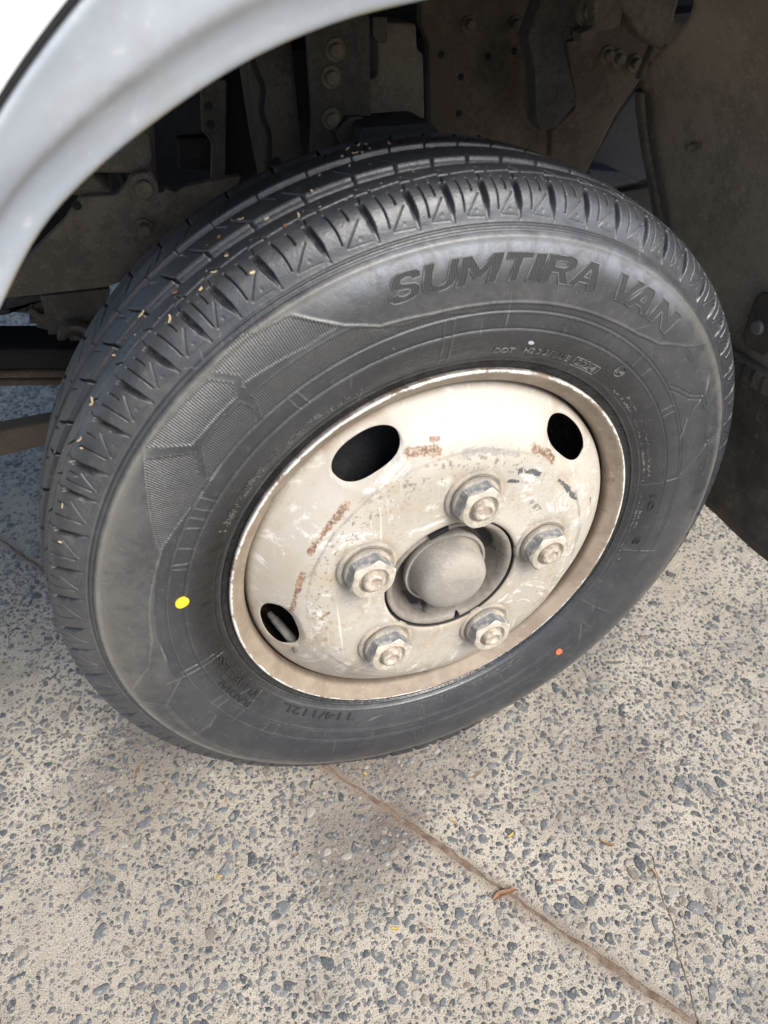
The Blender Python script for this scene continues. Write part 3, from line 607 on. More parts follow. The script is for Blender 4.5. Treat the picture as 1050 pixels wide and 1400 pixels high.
    for d, a, b in ticks: seg((d, a), (d+rnd.uniform(-.4, .4), b), .0008, .0006)
    # lower mould patches on the sidewall outside C1
    for d in (-53, -75, -98, -120): seg((d, .2745), (d+1.5, .30), .0008, .0005)
    # ---- shoulder and tread, pitch by pitch
    G = [149.84, 145.75, 139.34, 133.86, 128.76, 123.2, 118.83, 113.07, 106.57, 100.11, 94.74, 90.18, 85.59, 81.16, 76.29, 70.92, 65.64]
    g = G[-1]; rs = np.random.RandomState(3); full = list(G)
    steps = rs.choice([4.5, 5.1, 5.7, 6.2], 60)
    rest = 360-(G[0]-G[-1]); acc = np.cumsum(steps); n = np.argmin(np.abs(acc-rest)); steps = steps[:n+1]*rest/acc[n]
    for q in steps[:-1]: g -= q; full.append(g)
    Ga = np.array(full); Gn = np.r_[Ga[1:], Ga[0]-360]
    dd = Ga[0]-((Ga[0]-deg[:, 0]) % 360)                 # in (G0-360, G0]
    idx = np.clip(np.searchsorted(-Ga, -dd, side='right')-1, 0, len(Ga)-1)
    u = ((Ga[idx]-dd)/(Ga[idx]-Gn[idx]))[:, None]
    Lp_ = (np.radians(Ga[idx]-Gn[idx])*.36)[:, None]
    if s[0] > .1: pass
    sv = np.nonzero((s > .126) & (s < .178))[0]; v = ((s[sv]-.1295)/.037)[None]
    H = np.zeros((nT, len(sv)))
    du = lambda c: (u-c)*Lp_
    # deep notch
    for k in (0, 1):
        c = .02+.13*np.clip(1-v/.74, -.2, 1)+k
        w = .0012+.0019*sstep(v, .05, .40)
        dep = .0066*sstep(v, .0, .55)*(1-sstep(v, .76, .84))+.001*sstep(v, .0, .08)*(1-sstep(v, .76, .84))
        x = du(c)
        H -= dep*(1-sstep(np.abs(x), w*.65, w))
        c2 = .02+k+.02*sstep(v, .8, 1.0)
        H -= .003*np.exp(-((du(c2))/.0005)**2)*sstep(v, .74, .80)*(1-sstep(v, 1.0, 1.04))
    def stroke(u0, v0, u1, v1, w, dep, curve=0.0):
        for k in (-1, 0, 1):
            ax, ay = u0+k, v0; bx, by = u1+k, v1
            X = u*Lp_; Y = v*.037
            n = 4 if curve else 1
            pts = []
            for i in range(n+1):
                f = i/n; pts.append((ax+(bx-ax)*f+curve*4*f*(1-f), ay+(by-ay)*f))
            best = None
            for (px, py), (qx, qy) in zip(pts, pts[1:]):
                ux, uy = (qx-px)*Lp_, (qy-py)*.037
                t = np.clip(((X-px*Lp_)*ux+(Y-py*.037)*uy)/(ux*ux+uy*uy+1e-12), 0, 1)
                d = np.hypot(X-px*Lp_-t*ux, Y-py*.037-t*uy)
                best = d if best is None else np.minimum(best, d)
            nonlocal_H[0] = np.minimum(nonlocal_H[0], -dep*np.exp(-(best/w)**2))
    nonlocal_H = [H]
    stroke(.36, .87, .45, .22, .00038, .0062, .03)
    stroke(.66, .86, .71, .60, .00038, .0062, .015)
    stroke(.87, .54, .52, .14, .00036, .0017)
    stroke(.52, .12, 1.02, .095, .0004, .0004)
    stroke(.0, 1.02, .36, 1.02, .00045, .0062)
    stroke(.36, 1.02, 1.0, 1.07, .00045, .0062)
    stroke(.36, 1.02, .12, 1.22, .00045, .005)
    H = nonlocal_H[0]
    # dimples
    for k in (0, 1):
        H -= .00025*np.exp(-(np.hypot(du(.80+.0*k), (v-.22)*.037)/.0012)**2)
    h[:, sv] = np.minimum(h[:, sv], h[:, sv]*0)+H if False else h[:, sv]+H
    # main grooves and ribs by y
    ty = np.nonzero((s > .168) & (P[:, 0] > .362))[0]; yy = P[ty, 1][None]
    Hh = np.zeros((nT, len(ty)))
    for c in (-.0385, .0008, .0415):
        Hh = np.minimum(Hh, -.0085*(1-sstep(np.abs(yy-c), .0060, .0074)))
    def lateral(y0, y1, uu0, uu1, w0, w1, dep):
        f = (yy-y0)/(y1-y0); ok = (f > -.02) & (f < 1.0)
        fc = np.clip(f, 0, 1)
        o = np.zeros_like(u*yy)
        for k in (-1, 0, 1):
            c = uu0+(uu1-uu0)*(fc**.7)+k
            w = w0+(w1-w0)*fc
            o = np.minimum(o, -dep*(1-.6*fc)*(1-sstep(np.abs(du(c)), w*.5, w))*ok)
        return o
    Hh = np.minimum(Hh, lateral(-.0325, -.0120, .34, .0, .0017, .0006, .0065))
    Hh = np.minimum(Hh, lateral(-.0065, -.0190, .62, .86, .0010, .0006, .003))
    Hh = np.minimum(Hh, lateral(.0335, .0140, .34, .02, .0017, .0006, .0065))
    Hh = np.minimum(Hh, lateral(.0085, .0190, .62, .86, .0010, .0006, .003))
    Hh = np.minimum(Hh, lateral(.0495, .072, .2, .3, .0018, .0016, .005))
    h[:, ty] += Hh
    # ---- positions
    R_ = r+h*Nn[:, 0][None]; Y_ = y+h*Nn[:, 1][None]
    X = R_*np.cos(TH); Z = R_*np.sin(TH)
    zmin = -ZW+.0006
    sq = np.clip((zmin+.03-Z)/.03, 0, 1)
    Y_ = Y_*(1+.10*sq*sq)
    Z = np.maximum(Z, zmin)
    Pos = np.stack([X, np.broadcast_to(Y_, X.shape), Z], -1)
    me = grid_mesh(name, Pos, True)
    fattr(me, 'hatch', hatch); fattr(me, 'scuff', np.clip(h/.0011, 0, 1)*(s < .122)[None]*(.35+.65*sstep(deg % 360, 70, 110)*(1-sstep(deg % 360, 235, 260))))
    # dusty and damp residue by place, plus painted shade and sky sheen
    sb = np.broadcast_to(s[None], (nT, nS)); rb = np.broadcast_to(r, (nT, nS)); db = np.broadcast_to(deg, (nT, nS))
    dust_shade = (.22-.14*(sb > .129))+.48*np.exp(-((sb-.1165)/.0045)**2)+.22*np.exp(-((sb-.108)/.012)**2)
    dust_shade = dust_shade+.08*(sb > .128)*(sb < .18)+.20*(sb > .128)*(sb < .17)*sstep(db % 360, 80, 150)*(1-sstep(db % 360, 230, 280))
    leftp = (rb > .283)*(sb < .121)*sstep(db % 360, 140, 150)*(1-sstep(db % 360, 186, 194)); dust_shade = dust_shade+.28*leftp
    top = (rb > .279)*(sb < .121)*sstep(db, 38, 46)*(1-sstep(db, 104, 114)); dust_shade = dust_shade-.05*top+.22*top*np.exp(-((rb-.285)/.012)**2)
    dust_shade = dust_shade*(1-.75*(sb > .18)*(h < -.002))
    dust_shade = dust_shade+.06*(sb > .176)*(h > -.002)*(1-.9*sstep(sb, .19, .24))-.10*sstep(sb, .176, .19)*sstep(db % 360, 96, 118)*(1-sstep(db % 360, 165, 180))  # shade of the truck on the upper tread painted in as darker tone
    d360 = db % 360
    wet = np.exp(-((rb-.235)/.019)**2)*sstep(d360, 118, 150)*(1-sstep(d360, 196, 226))*(sb < .08)
    wet = np.maximum(wet, .85*np.exp(-((rb-.221)/.006)**2)*(sb < .05))
    wet = np.maximum(wet, .45*np.exp(-((rb-.240)/.016)**2)*(sb < .08)*sstep(db, -30, 0)*(1-sstep(db, 100, 118)))
    painted_sheen = np.exp(-((rb-.3225)/.0095)**2)*(sb < .124)*sstep(db, 40, 58)*(1-sstep(db, 98, 112))+.35*np.exp(-((rb-.345)/.010)**2)*(sb > .129)*(sb < .16)*sstep(db, 40, 60)*(1-sstep(db, 90, 112))
    fattr(me, 'painted_sheen', np.clip(painted_sheen, 0, 1)*.85)
    fattr(me, 'dust_shade', np.clip(dust_shade, 0, 1)); fattr(me, 'wet', np.clip(wet, 0, 1)); fattr(me, 'tread', (sb > .168)*1.0)
    return me
SCUT = .1290
th1 = np.radians(np.r_[np.arange(-25, 195, .15), np.arange(195, 335, .25)])
s1 = np.r_[np.arange(-S0, SCUT, .0008), SCUT]
th2 = np.radians(np.r_[np.arange(5, 42, .11), np.arange(42, 150, .072), np.arange(150, 200, .11), np.arange(200, 365, .5)])
s2 = np.r_[np.arange(SCUT, .176, .00045), np.arange(.176, SMAX+.03, .0009), np.arange(SMAX+.03, SMAX+.085, .0015), np.linspace(SMAX+.085, 2*SMAX+S0, 26)]
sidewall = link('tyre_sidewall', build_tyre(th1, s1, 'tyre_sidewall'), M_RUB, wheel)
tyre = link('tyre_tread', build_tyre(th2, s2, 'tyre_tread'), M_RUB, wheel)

# rubber vent hairs left on the tread
def hairs():
    rs = np.random.RandomState(9); V, F = [], []
    for i in range(330):
        s = rs.choice([.1645, .172, .191, .205, .215, .240, .262])+rs.uniform(-.001, .001)
        a = math.radians(rs.uniform(-10, 200)); p = profile(np.array([s]))[0]
        L = rs.uniform(.0015, .0045)
        d = np.array([math.cos(a), 0, math.sin(a)])+rs.normal(0, .35, 3); d /= np.linalg.norm(d)
        q = np.array([p[0]*math.cos(a), p[1], p[0]*math.sin(a)])-d*.001
        t = np.cross(d, [0.3, .8, .2]); t /= np.linalg.norm(t); b = np.cross(d, t)
        k = len(V); w = .00032
        for j in range(3):
            c = math.cos(j*2.094), math.sin(j*2.094); V.append(q+(t*c[0]+b*c[1])*w)
        V.append(q+d*L)
        F += [[k, k+1, k+3], [k+1, k+2, k+3], [k+2, k, k+3]]
    return mesh_py('vent_hairs', V, F)
tag(link('vent_hairs', hairs(), M_RUB, wheel), kind='stuff')

# --- raised lettering
def glyph(ch, bold, outline):
    cu = bpy.data.curves.new('glyph', 'FONT'); cu.body = ch; cu.size = 1.0; cu.offset = bold; cu.resolution_u = 5
    if outline: cu.fill_mode = 'NONE'; cu.bevel_depth = outline; cu.bevel_resolution = 1
    else: cu.extrude = .0
    o = bpy.data.objects.new('glyph', cu); COL.objects.link(o)
    me = bpy.data.meshes.new_from_object(o.evaluated_get(bpy.context.evaluated_depsgraph_get()))
    bpy.data.objects.remove(o); bpy.data.curves.remove(cu)
    return me
def on_sidewall(me, fn, sub=None):
    """fn: flat (x, y, z) arrays -> (theta, r, lift)"""
    bm = bmesh.new(); bm.from_mesh(me)
    if sub: bmesh.ops.triangulate(bm, faces=bm.faces[:]); bmesh.ops.subdivide_edges(bm, edges=[e for e in bm.edges if e.calc_length() > sub], cuts=2, use_grid_fill=False)
    co = np.array([v.co[:] for v in bm.verts])
    P = side_frame(*fn(co[:, 0], co[:, 1], co[:, 2]))
    for v, p in zip(bm.verts, P): v.co = p
    bmesh.ops.recalc_face_normals(bm, faces=bm.faces[:])
    bm.to_mesh(me); bm.free()
def bounds(me):
    co = np.array([v.co[:] for v in me.vertices]); return co.min(0), co.max(0)
GL = {
 'M': [[(0, 0), (0, 1), (.24, 1), (.5, .52), (.76, 1), (1, 1), (1, 0), (.78, 0), (.78, .60), (.58, .22), (.42, .22), (.22, .60), (.22, 0)]],
 'N': [[(0, 0), (0, 1), (.27, 1), (.73, .42), (.73, 1), (1, 1), (1, 0), (.73, 0), (.27, .58), (.27, 0)]],
 'V': [[(0, 1), (.3, 1), (.51, .34), (.72, 1), (1, 1), (.66, 0), (.36, 0)]],
 'A': [[(0, 0), (.36, 1), (.66, 1), (1, 0), (.72, 0), (.655, .2), (.335, .2), (.27, 0)], [(.40, .40), (.595, .40), (.5, .72)]],
 'R': [[(0, 0), (0, 1), (.7, 1), (.88, .94), (.97, .8), (.97, .62), (.88, .48), (.74, .42), (1, 0), (.70, 0), (.48, .38), (.27, .38), (.27, 0)], [(.27, .58), (.27, .8), (.62, .8), (.7, .76), (.7, .62), (.62, .58)]],
 'I': [[(0, 0), (0, 1), (1, 1), (1, 0)]],
 'T': [[(0, .79), (0, 1), (1, 1), (1, .79), (.64, .79), (.64, 0), (.36, 0), (.36, .79)]],
 'U': [[(0, 1), (.27, 1), (.27, .36), (.34, .24), (.5, .2), (.66, .24), (.73, .36), (.73, 1), (1, 1), (1, .34), (.93, .14), (.76, .03), (.5, 0), (.24, .03), (.07, .14), (0, .34)]],
 'S': [[(.97, .70), (.93, .88), (.78, .98), (.5, 1.0), (.22, .98), (.07, .88), (.03, .72), (.08, .56), (.24, .46), (.6, .40), (.68, .34), (.66, .25), (.5, .20), (.34, .24), (.28, .32), (.0, .30), (.06, .12), (.22, .02), (.5, 0), (.78, .02), (.93, .12), (.98, .28), (.93, .45), (.78, .55), (.42, .62), (.33, .67), (.35, .76), (.5, .8), (.64, .77), (.69, .68)]],
}
def densify(L, step=.07):
    out = []
    for (x0, y0), (x1, y1) in zip(L, L[1:]+L[:1]):
        n = max(1, int(math.hypot(x1-x0, y1-y0)/step))
        out += [(x0+(x1-x0)*q/n, y0+(y1-y0)*q/n) for q in range(n)]
    return out
LR0, LR1 = .2968, .3168
for ch, d0, d1 in D['letters']:
    cu = bpy.data.curves.new('glyph', 'CURVE'); cu.dimensions = '2D'; cu.fill_mode = 'BOTH'
    for L in GL[ch]:
        L = densify(L); sp_ = cu.splines.new('POLY'); sp_.points.add(len(L)-1); sp_.use_cyclic_u = True
        for p_, (x, y) in zip(sp_.points, L): p_.co = (x, y, 0, 1)
    co_ = bpy.data.objects.new('glyph', cu); COL.objects.link(co_)
    mf = bpy.data.meshes.new_from_object(co_.evaluated_get(bpy.context.evaluated_depsgraph_get()))
    bpy.data.objects.remove(co_); bpy.data.curves.remove(cu)
    w = math.radians(d0-d1)
    flat = lambda x, y: (math.radians(d0)-w*x-.021*(y-.5), LR0+(LR1-LR0)*y)
    bm = bmesh.new(); bm.from_mesh(mf); bmesh.ops.triangulate(bm, faces=bm.faces[:])
    ex = bmesh.ops.extrude_face_region(bm, geom=bm.faces[:])
    for e in ex['geom']:
        if isinstance(e, bmesh.types.BMVert): e.co.z += 1
    for v in bm.verts:
        v.co = side_frame(*[np.array([q]) for q in flat(v.co.x, v.co.y)], -.0005+.0009*v.co.z)[0]
    nf = len(bm.faces)
    # raised, worn outline
    for L in GL[ch]:
        P_ = [flat(x, y) for x, y in densify(L)]; n = len(P_); rows = []
        for i_ in range(n):
            a, b, c_ = P_[i_-1], P_[i_], P_[(i_+1) % n]
            tx, ty = (c_[0]-a[0])*.306, c_[1]-a[1]; q = math.hypot(tx, ty)+1e-9; nx, ny = -ty/q, tx/q
            rows.append([bm.verts.new(side_frame(np.array([b[0]+nx*o_/.306]), np.array([b[1]+ny*o_]), lf)[0]) for o_, lf in ((-.00055, -.0003), (-.0003, .0009), (.0003, .0009), (.00055, -.0003))])
        for i_ in range(n):
            A_, B_ = rows[i_-1], rows[i_]
            for q in range(3): bm.faces.new((A_[q], B_[q], B_[q+1], A_[q+1]))
    bmesh.ops.recalc_face_normals(bm, faces=bm.faces[:])
    bm.faces.ensure_lookup_table()
    for i_, f in enumerate(bm.faces): f.material_index = 0 if i_ < nf else 1
    me = bpy.data.meshes.new('letter'); bm.to_mesh(me); bm.free(); bpy.data.meshes.remove(mf)
    link('letter', me, [M_LET, M_OUT], wheel, 40)

def small_text(body, d0, d1, r0, r1, lift=.0006, bold=.01, mat=None, name='small_lettering'):
    mf = glyph(body, bold, 0); lo, hi = bounds(mf)
    bm = bmesh.new(); bm.from_mesh(mf); bmesh.ops.triangulate(bm, faces=bm.faces[:])
    ex = bmesh.ops.extrude_face_region(bm, geom=bm.faces[:])
    for e in ex['geom']:
        if isinstance(e, bmesh.types.BMVert): e.co.z += 1
    bm.to_mesh(mf); bm.free()
    fn = lambda x, y, z: (np.radians(d0)-np.radians(d0-d1)*(x-lo[0])/(hi[0]-lo[0]), r0+(r1-r0)*(y-lo[1])/(hi[1]-lo[1]), -.0005+z*(lift+.0005))
    on_sidewall(mf, fn)
    return link(name, mf, mat or M_OUT, wheel, 40)
k = NT('dark_raised_rubber', .5, .4); M_DTX = k.done((.022, .022, .023))
small_text('RADIAL', -151.6, -165.6, .2475, .2545, .0009, .012, M_DTX)
small_text('TUBELESS', -151.0, -172.0, .2350, .2425, .0009, .012, M_DTX)
small_text('114/112L', -118.5, -141.8, .2335, .2420, .0009, .012, M_DTX)
small_text('10', 3.4, -2.0, .2450, .2515, .0009, .012, M_DTX)
small_text('E', -11.0, -13.2, .2440, .2510, .0009, .012, M_DTX)
small_text('DOT', 80.6, 75.9, .2330, .2385, .0007, .008)
small_text('H2 2', 73.6, 69.4, .2340, .2395, .0007, .008)
small_text('2FBUE', 68.6, 61.6, .2340, .2400, .0007, .008)
small_text('2224', 59.4, 53.6, .2345, .2405, .0008, .008)
small_text('E4', 49.6, 46.8, .2470, .2520, .0008, .008)
def sidewall_path(pts, w, lift, name, mat, closed=False):
    """thin raised rib along (deg, r) points"""
    V, F = [], []; n = len(pts)
    for i, (d, r) in enumerate(pts):
        a = pts[(i-1) % n] if (closed or i) else pts[i]; b = pts[(i+1) % n] if (closed or i < n-1) else pts[i]
        tx = math.radians(b[0]-a[0])*r; ty = b[1]-a[1]; L = math.hypot(tx, ty)+1e-9
        nx, ny = -ty/L, tx/L
        for sgn, lf in ((-1, -.0004), (-.5, lift), (.5, lift), (1, -.0004)):
            V.append(side_frame(np.array([math.radians(d)+nx*sgn*w/r]), np.array([r+ny*sgn*w]), lf)[0])
    for i in range(n if closed else n-1):
        j = (i+1) % n
        for q in range(3): F.append([4*i+q, 4*j+q, 4*j+q+1, 4*i+q+1])
    me = mesh_py(name, V, F); fix_normals(me); return link(name, me, mat, wheel, 50)
ring = [(48.2+math.degrees(.0055*math.cos(a)/.249), .2495+.0055*math.sin(a)) for a in np.linspace(0, 2*math.pi, 25)[:-1]]
sidewall_path(ring, .0005, .0008, 'approval_ring', M_OUT, True)
plate_ = [(60.3, .2325), (52.8, .2330), (52.8, .2420), (60.3, .2415)]
sidewall_path([(a+(b-a)*t, c+(d-c)*t) for (a, c), (b, d) in zip(plate_, plate_[1:]+plate_[:1]) for t in np.linspace(0, 1, 6)[:-1]], .0004, .0007, 'date_frame', M_OUT, True)
# worn print too small to read: short ribs
def micro():
    rs = np.random.RandomState(4); V, F = [], []
    for d0, d1, rr in ((44, 8, .2335), (40, 10, .2385), (5, -34, .2335), (2, -20, .2375), (-64, -98, .2335), (-60, -96, .2370), (150, 108, .2335), (148, 112, .2360), (150, 118, .2385)):
        d = d0
        while d > d1:
            if rs.uniform() < .16: d -= .9; continue
            for q in range(rs.randint(1, 3)):
                hgt = rs.uniform(.0012, .0026); wd = math.degrees(rs.uniform(.0003, .0006)/.235); r = rr+rs.uniform(-.0003, .0009); sk = rs.uniform(-.1, .1)
                if rs.uniform() < .3: wd, hgt = wd*3, .0006
                th = np.radians(np.array([d, d-wd, d-wd-sk, d-sk])); ra = np.array([r, r, r+hgt, r+hgt])
                k = len(V); V += list(side_frame(th, ra, .0007)); V += list(side_frame(th, ra, -.0003))
                F += [[k, k+1, k+2, k+3]]+[[k+i, k+4+i, k+4+(i+1) % 4, k+(i+1) % 4] for i in range(4)]
            d -= rs.uniform(.40, .62)
    me = mesh_py('worn_print', V, F); fix_normals(me); return me
tag(link('worn_print', micro(), M_OUT, wheel), kind='stuff')
def dot(d, r, ra, mat, el=1.0):
    V = []; n = 20
    V.append(side_frame(np.array([math.radians(d)]), np.array([r]), .0009)[0])
    for i in range(n):
        a = 2*math.pi*i/n; V.append(side_frame(np.array([math.radians(d)+ra*el*math.cos(a)*(1+.05*math.sin(3*a))/r]), np.array([r+ra*math.sin(a)]), .0009)[0])
    for i in range(n):
        a = 2*math.pi*i/n; V.append(side_frame(np.array([math.radians(d)+ra*1.03*el*math.cos(a)/r]), np.array([r+ra*1.03*math.sin(a)]), -.0006)[0])
    F = [[0, 1+i, 1+(i+1) % n] for i in range(n)]+[[1+i, 1+n+i, 1+n+(i+1) % n, 1+(i+1) % n] for i in range(n)]
    me = mesh_py('paint_dot', V, F); fix_normals(me); return link('paint_dot', me, mat, wheel, 60)
o = dot(167.3, .2594, .0060, M_YEL); o['label'] = 'yellow paint dot on the sidewall'
o = dot(-52.7, .2676, .0050, M_RED, .9); o['label'] = 'small red paint dot on the lower sidewall'
o = dot(73.2, .2447, .0013, M_FENDER, 2.2); o.name = 'white_fleck'

# --- rim
def attr_lathe(prof, n, name, mat, fn, parent, sharp=35):
    """lathe through grid_mesh with attributes from fn(theta, r, y)"""
    prof = np.array(prof, float)
    t = np.r_[0, np.cumsum(np.hypot(*np.diff(prof, axis=0).T))]
    m = max(len(prof), int(t[-1]/.0016)); sq = np.linspace(0, t[-1], m)
    rr = np.interp(sq, t, prof[:, 0]); yy = np.interp(sq, t, prof[:, 1])
    for _ in range(3):
        rr[1:-1] = .25*rr[:-2]+.5*rr[1:-1]+.25*rr[2:]; yy[1:-1] = .25*yy[:-2]+.5*yy[1:-1]+.25*yy[2:]
    th = np.linspace(0, 2*np.pi, n, endpoint=False)
    P = np.stack([rr[None]*np.cos(th)[:, None], np.broadcast_to(yy[None], (n, m)), rr[None]*np.sin(th)[:, None]], -1)
    me = grid_mesh(name, P, True)
    TH, RR = np.meshgrid(th, rr, indexing='ij'); YY = np.broadcast_to(yy[None], (n, m))
    for k_, arr in fn(TH, RR, YY).items(): fattr(me, k_, np.clip(arr, 0, 1))
    return link(name, me, mat, parent)
rim_prof = [(.2085, -.0740), (.2135, -.0765), (.2158, -.0795), (.2165, -.0830), (.2160, -.0856), (.2144, -.0866), (.2128, -.0858), (.2100, -.0832), (.2060, -.0796), (.2030, -.0774), (.2008, -.0756), (.1998, -.0735), (.1993, -.0690), (.1988, -.0600), (.1980, -.0440), (.197, -.02), (.188, -.01), (.186, .03), (.197, .04), (.20, .07), (.215, .08)]
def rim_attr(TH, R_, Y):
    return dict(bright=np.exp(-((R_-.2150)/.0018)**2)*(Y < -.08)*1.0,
                grime=1.0*(Y > -.067)+np.exp(-((R_-.2165)/.0012)**2)*(Y > -.086)*.9+.6*np.exp(-((R_-.1985)/.002)**2))  # unlit inner barrel: its shade is painted in through this mask
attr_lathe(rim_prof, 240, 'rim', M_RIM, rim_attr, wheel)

# --- disc with five vents
VENT = [115.15-72*i for i in range(5)]
disc_prof = np.array([(.0700, -.0985), (.0702, -.1075), (.0712, -.1095), (.0735, -.1102), (.078, -.1100), (.085, -.1092), (.100, -.1085), (.118, -.1082), (.130, -.1080), (.138, -.1070), (.1455, -.1048), (.153, -.1022), (.160, -.0985), (.170, -.0912), (.180, -.0832), (.187, -.0772), (.1925, -.0728), (.1955, -.0700), (.1970, -.0670), (.1974, -.0610)])
dt = np.r_[0, np.cumsum(np.hypot(*np.diff(disc_prof, axis=0).T))]
def disc_at(s):
    return np.interp(s, dt, disc_prof[:, 0]), np.interp(s, dt, disc_prof[:, 1])
VS = float(np.interp(.1725, disc_prof[:, 0][1:], dt[1:]))        # arc position of vent centres
VA, VB, VE = .0335, .0215, 2.5                                 # half sizes along and across, superellipse power
def build_disc():
    nT, m = 600, 100
    sq = np.linspace(0, dt[-1], m); rr, yy = disc_at(sq)
    for _ in range(4):
        rr[1:-1] = .25*rr[:-2]+.5*rr[1:-1]+.25*rr[2:]; yy[1:-1] = .25*yy[:-2]+.5*yy[1:-1]+.25*yy[2:]
    th = np.linspace(0, 2*np.pi, nT, endpoint=False)
    bm = bmesh.new(); vs = []
    coords = {}
    def pos(a, s, push=0.0):
        r = np.interp(s, sq, rr); y = np.interp(s, sq, yy)
        ry = np.interp(s+.001, sq, rr)-np.interp(s-.001, sq, rr); yv = np.interp(s+.001, sq, yy)-np.interp(s-.001, sq, yy)
        L = math.hypot(ry, yv); nr, ny = (-yv/L, ry/L)               # points inwards (+y side)
        r2, y2 = r+nr*-push, y+ny*push
        if ny < 0: r2, y2 = r-nr*-push, y-ny*push
        return (r2*math.cos(a), y2, r2*math.sin(a))
    def local(a, s):
        best = None
        for v in VENT:
            d = (a-math.radians(v)+math.pi) % (2*math.pi)-math.pi
            x = d*.1725; y = s-VS
            q = (abs(x)/VA)**VE+(abs(y)/VB)**VE
            if best is None or q < best[0]: best = (q, x, y, v)
        return best
    inh = np.zeros((nT, m), bool)
    TH, SS = np.meshgrid(th, sq, indexing='ij')
    q = np.full((nT, m), 99.0)
    for v in VENT:
        d = (TH-math.radians(v)+math.pi) % (2*math.pi)-math.pi
        q = np.minimum(q, (np.abs(d*.1725)/VA)**VE+(np.abs(SS-VS)/VB)**VE)
    inh = q < 1.0
    vert = [[bm.verts.new((rr[j]*math.cos(th[i]), yy[j], rr[j]*math.sin(th[i]))) for j in range(m)] for i in range(nT)]
    par = {}
    for i in range(nT):
        for j in range(m): par[vert[i][j]] = (th[i], sq[j])
    bm.verts.ensure_lookup_table()
    for i in range(nT):
        k = (i+1) % nT
        for j in range(m-1):
            if inh[i, j] or inh[k, j] or inh[i, j+1] or inh[k, j+1]: continue
            f = bm.faces.new((vert[i][j], vert[k][j], vert[k][j+1], vert[i][j+1])); f.smooth = True
    for v in [v for v in bm.verts if not v.link_faces]: bm.verts.remove(v)
    bm.verts.index_update()
    # snap vent borders to the oval and roll the lip inwards
    be = [e for e in bm.edges if len(e.link_faces) == 1]
    border = set()
    for e in be:
        for v in e.verts:
            a, s = par[v]
            if sq[1] < s < sq[-2]: border.add(v)
    ring_of = {}
    for v in border:
        a, s = par[v]; q_, x, y, vd = local(a, s)
        g = 1.0/(q_**(1/VE)) if q_ > 0 else 1
        x, y = x*g*1.02, y*g*1.02
        a2 = math.radians(vd)+x/.1725
        ring_of[v] = (vd, x, y); v.co = pos(a2, VS+y)
    rolled = {}
    steps = ((.975, .0006), (.95, .002), (.935, .004), (.93, .0075))
    for v, (vd, x, y) in ring_of.items():
        L = []
        for f, pu in steps: L.append(bm.verts.new(pos(math.radians(vd)+x*f/.1725, VS+y*f, pu)))
        rolled[v] = L
    for e in be:
        a, b = e.verts
        if a in rolled and b in rolled:
            A, B = [a]+rolled[a], [b]+rolled[b]
            for k in range(len(A)-1):
                f = bm.faces.new((A[k], B[k], B[k+1], A[k+1])); f.smooth = True
    bmesh.ops.recalc_face_normals(bm, faces=bm.faces[:])
    me = bpy.data.meshes.new('disc'); bm.to_mesh(me); bm.free()
    co = np.empty(len(me.vertices)*3, np.float32); me.vertices.foreach_get('co', co); co = co.reshape(-1, 3)
    R_ = np.hypot(co[:, 0], co[:, 2]); T_ = np.degrees(np.arctan2(co[:, 2], co[:, 0]))
    X_, Z_ = co[:, 0].astype(float), co[:, 2].astype(float)
    def streaks(items):
        o = np.zeros(len(co))
        for L, w in items:
            P_ = [(r*math.cos(math.radians(d)), r*math.sin(math.radians(d))) for d, r in L]
            for (ax, az), (bx, bz) in zip(P_, P_[1:]):
                ux, uz = bx-ax, bz-az
                tt = np.clip(((X_-ax)*ux+(Z_-az)*uz)/(ux*ux+uz*uz+1e-12), 0, 1)
                o = np.maximum(o, np.exp(-(np.hypot(X_-ax-tt*ux, Z_-az-tt*uz)/w)**2))
        return o
    S = D['spots']; ru, gr, bk = S['rust'], S['grey'], S['black']
    fattr(me, 'rust', streaks([(ru[0:3], .0050), (ru[1:4], .0034), (ru[4:7], .0036), (ru[7:10], .0062), (ru[10:13], .0058), (ru[13:15], .003), ([ru[15], (ru[15][0]+2, ru[15][1]+.005)], .004), ([ru[16], (ru[16][0]-3, ru[16][1])], .003)]))
    fattr(me, 'greyc', streaks([(gr[0:4], .0056), (gr[3:6], .003), ([(118, .150), (140, .149), (160, .150)], .002), ([(200, .152), (225, .153)], .003), ([(-20, .155), (5, .152), (25, .150)], .003)]))
    fattr(me, 'blackc', streaks([(bk[0:4], .0052), (bk[4:7], .0040), ([(62, .118), (55, .121)], .003)]))
    ang = np.radians(T_)
    fattr(me, 'speck', np.clip(1.15*np.exp(-((R_-.136)/.013)**2)*(.35+.65*sstep(T_ % 360, 40, 70)*(1-sstep(T_ % 360, 175, 215)))+.30*np.exp(-((R_-.10)/.02)**2), 0, 1))
    fattr(me, 'crease', np.clip(.75*np.exp(-((R_-.1475)/.0009)**2)*(.3+.7*(np.sin(ang*5+1)*.5+.5)), 0, 1))
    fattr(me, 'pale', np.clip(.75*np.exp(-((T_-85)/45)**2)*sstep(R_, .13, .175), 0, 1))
    fattr(me, 'grime', np.clip(.85*np.exp(-((R_-.1965)/.004)**2)+.35*np.exp(-((R_-.072)/.004)**2)+.3*np.exp(-((R_-.155)/.012)**2)*sstep(T_ % 360, 180, 215)*(1-sstep(T_ % 360, 300, 330)), 0, 1))
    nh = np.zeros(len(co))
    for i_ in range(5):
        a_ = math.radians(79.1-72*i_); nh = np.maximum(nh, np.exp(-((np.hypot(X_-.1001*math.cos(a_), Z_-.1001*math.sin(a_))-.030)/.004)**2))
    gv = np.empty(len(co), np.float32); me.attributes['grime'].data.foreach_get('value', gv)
    vh = np.zeros(len(co))
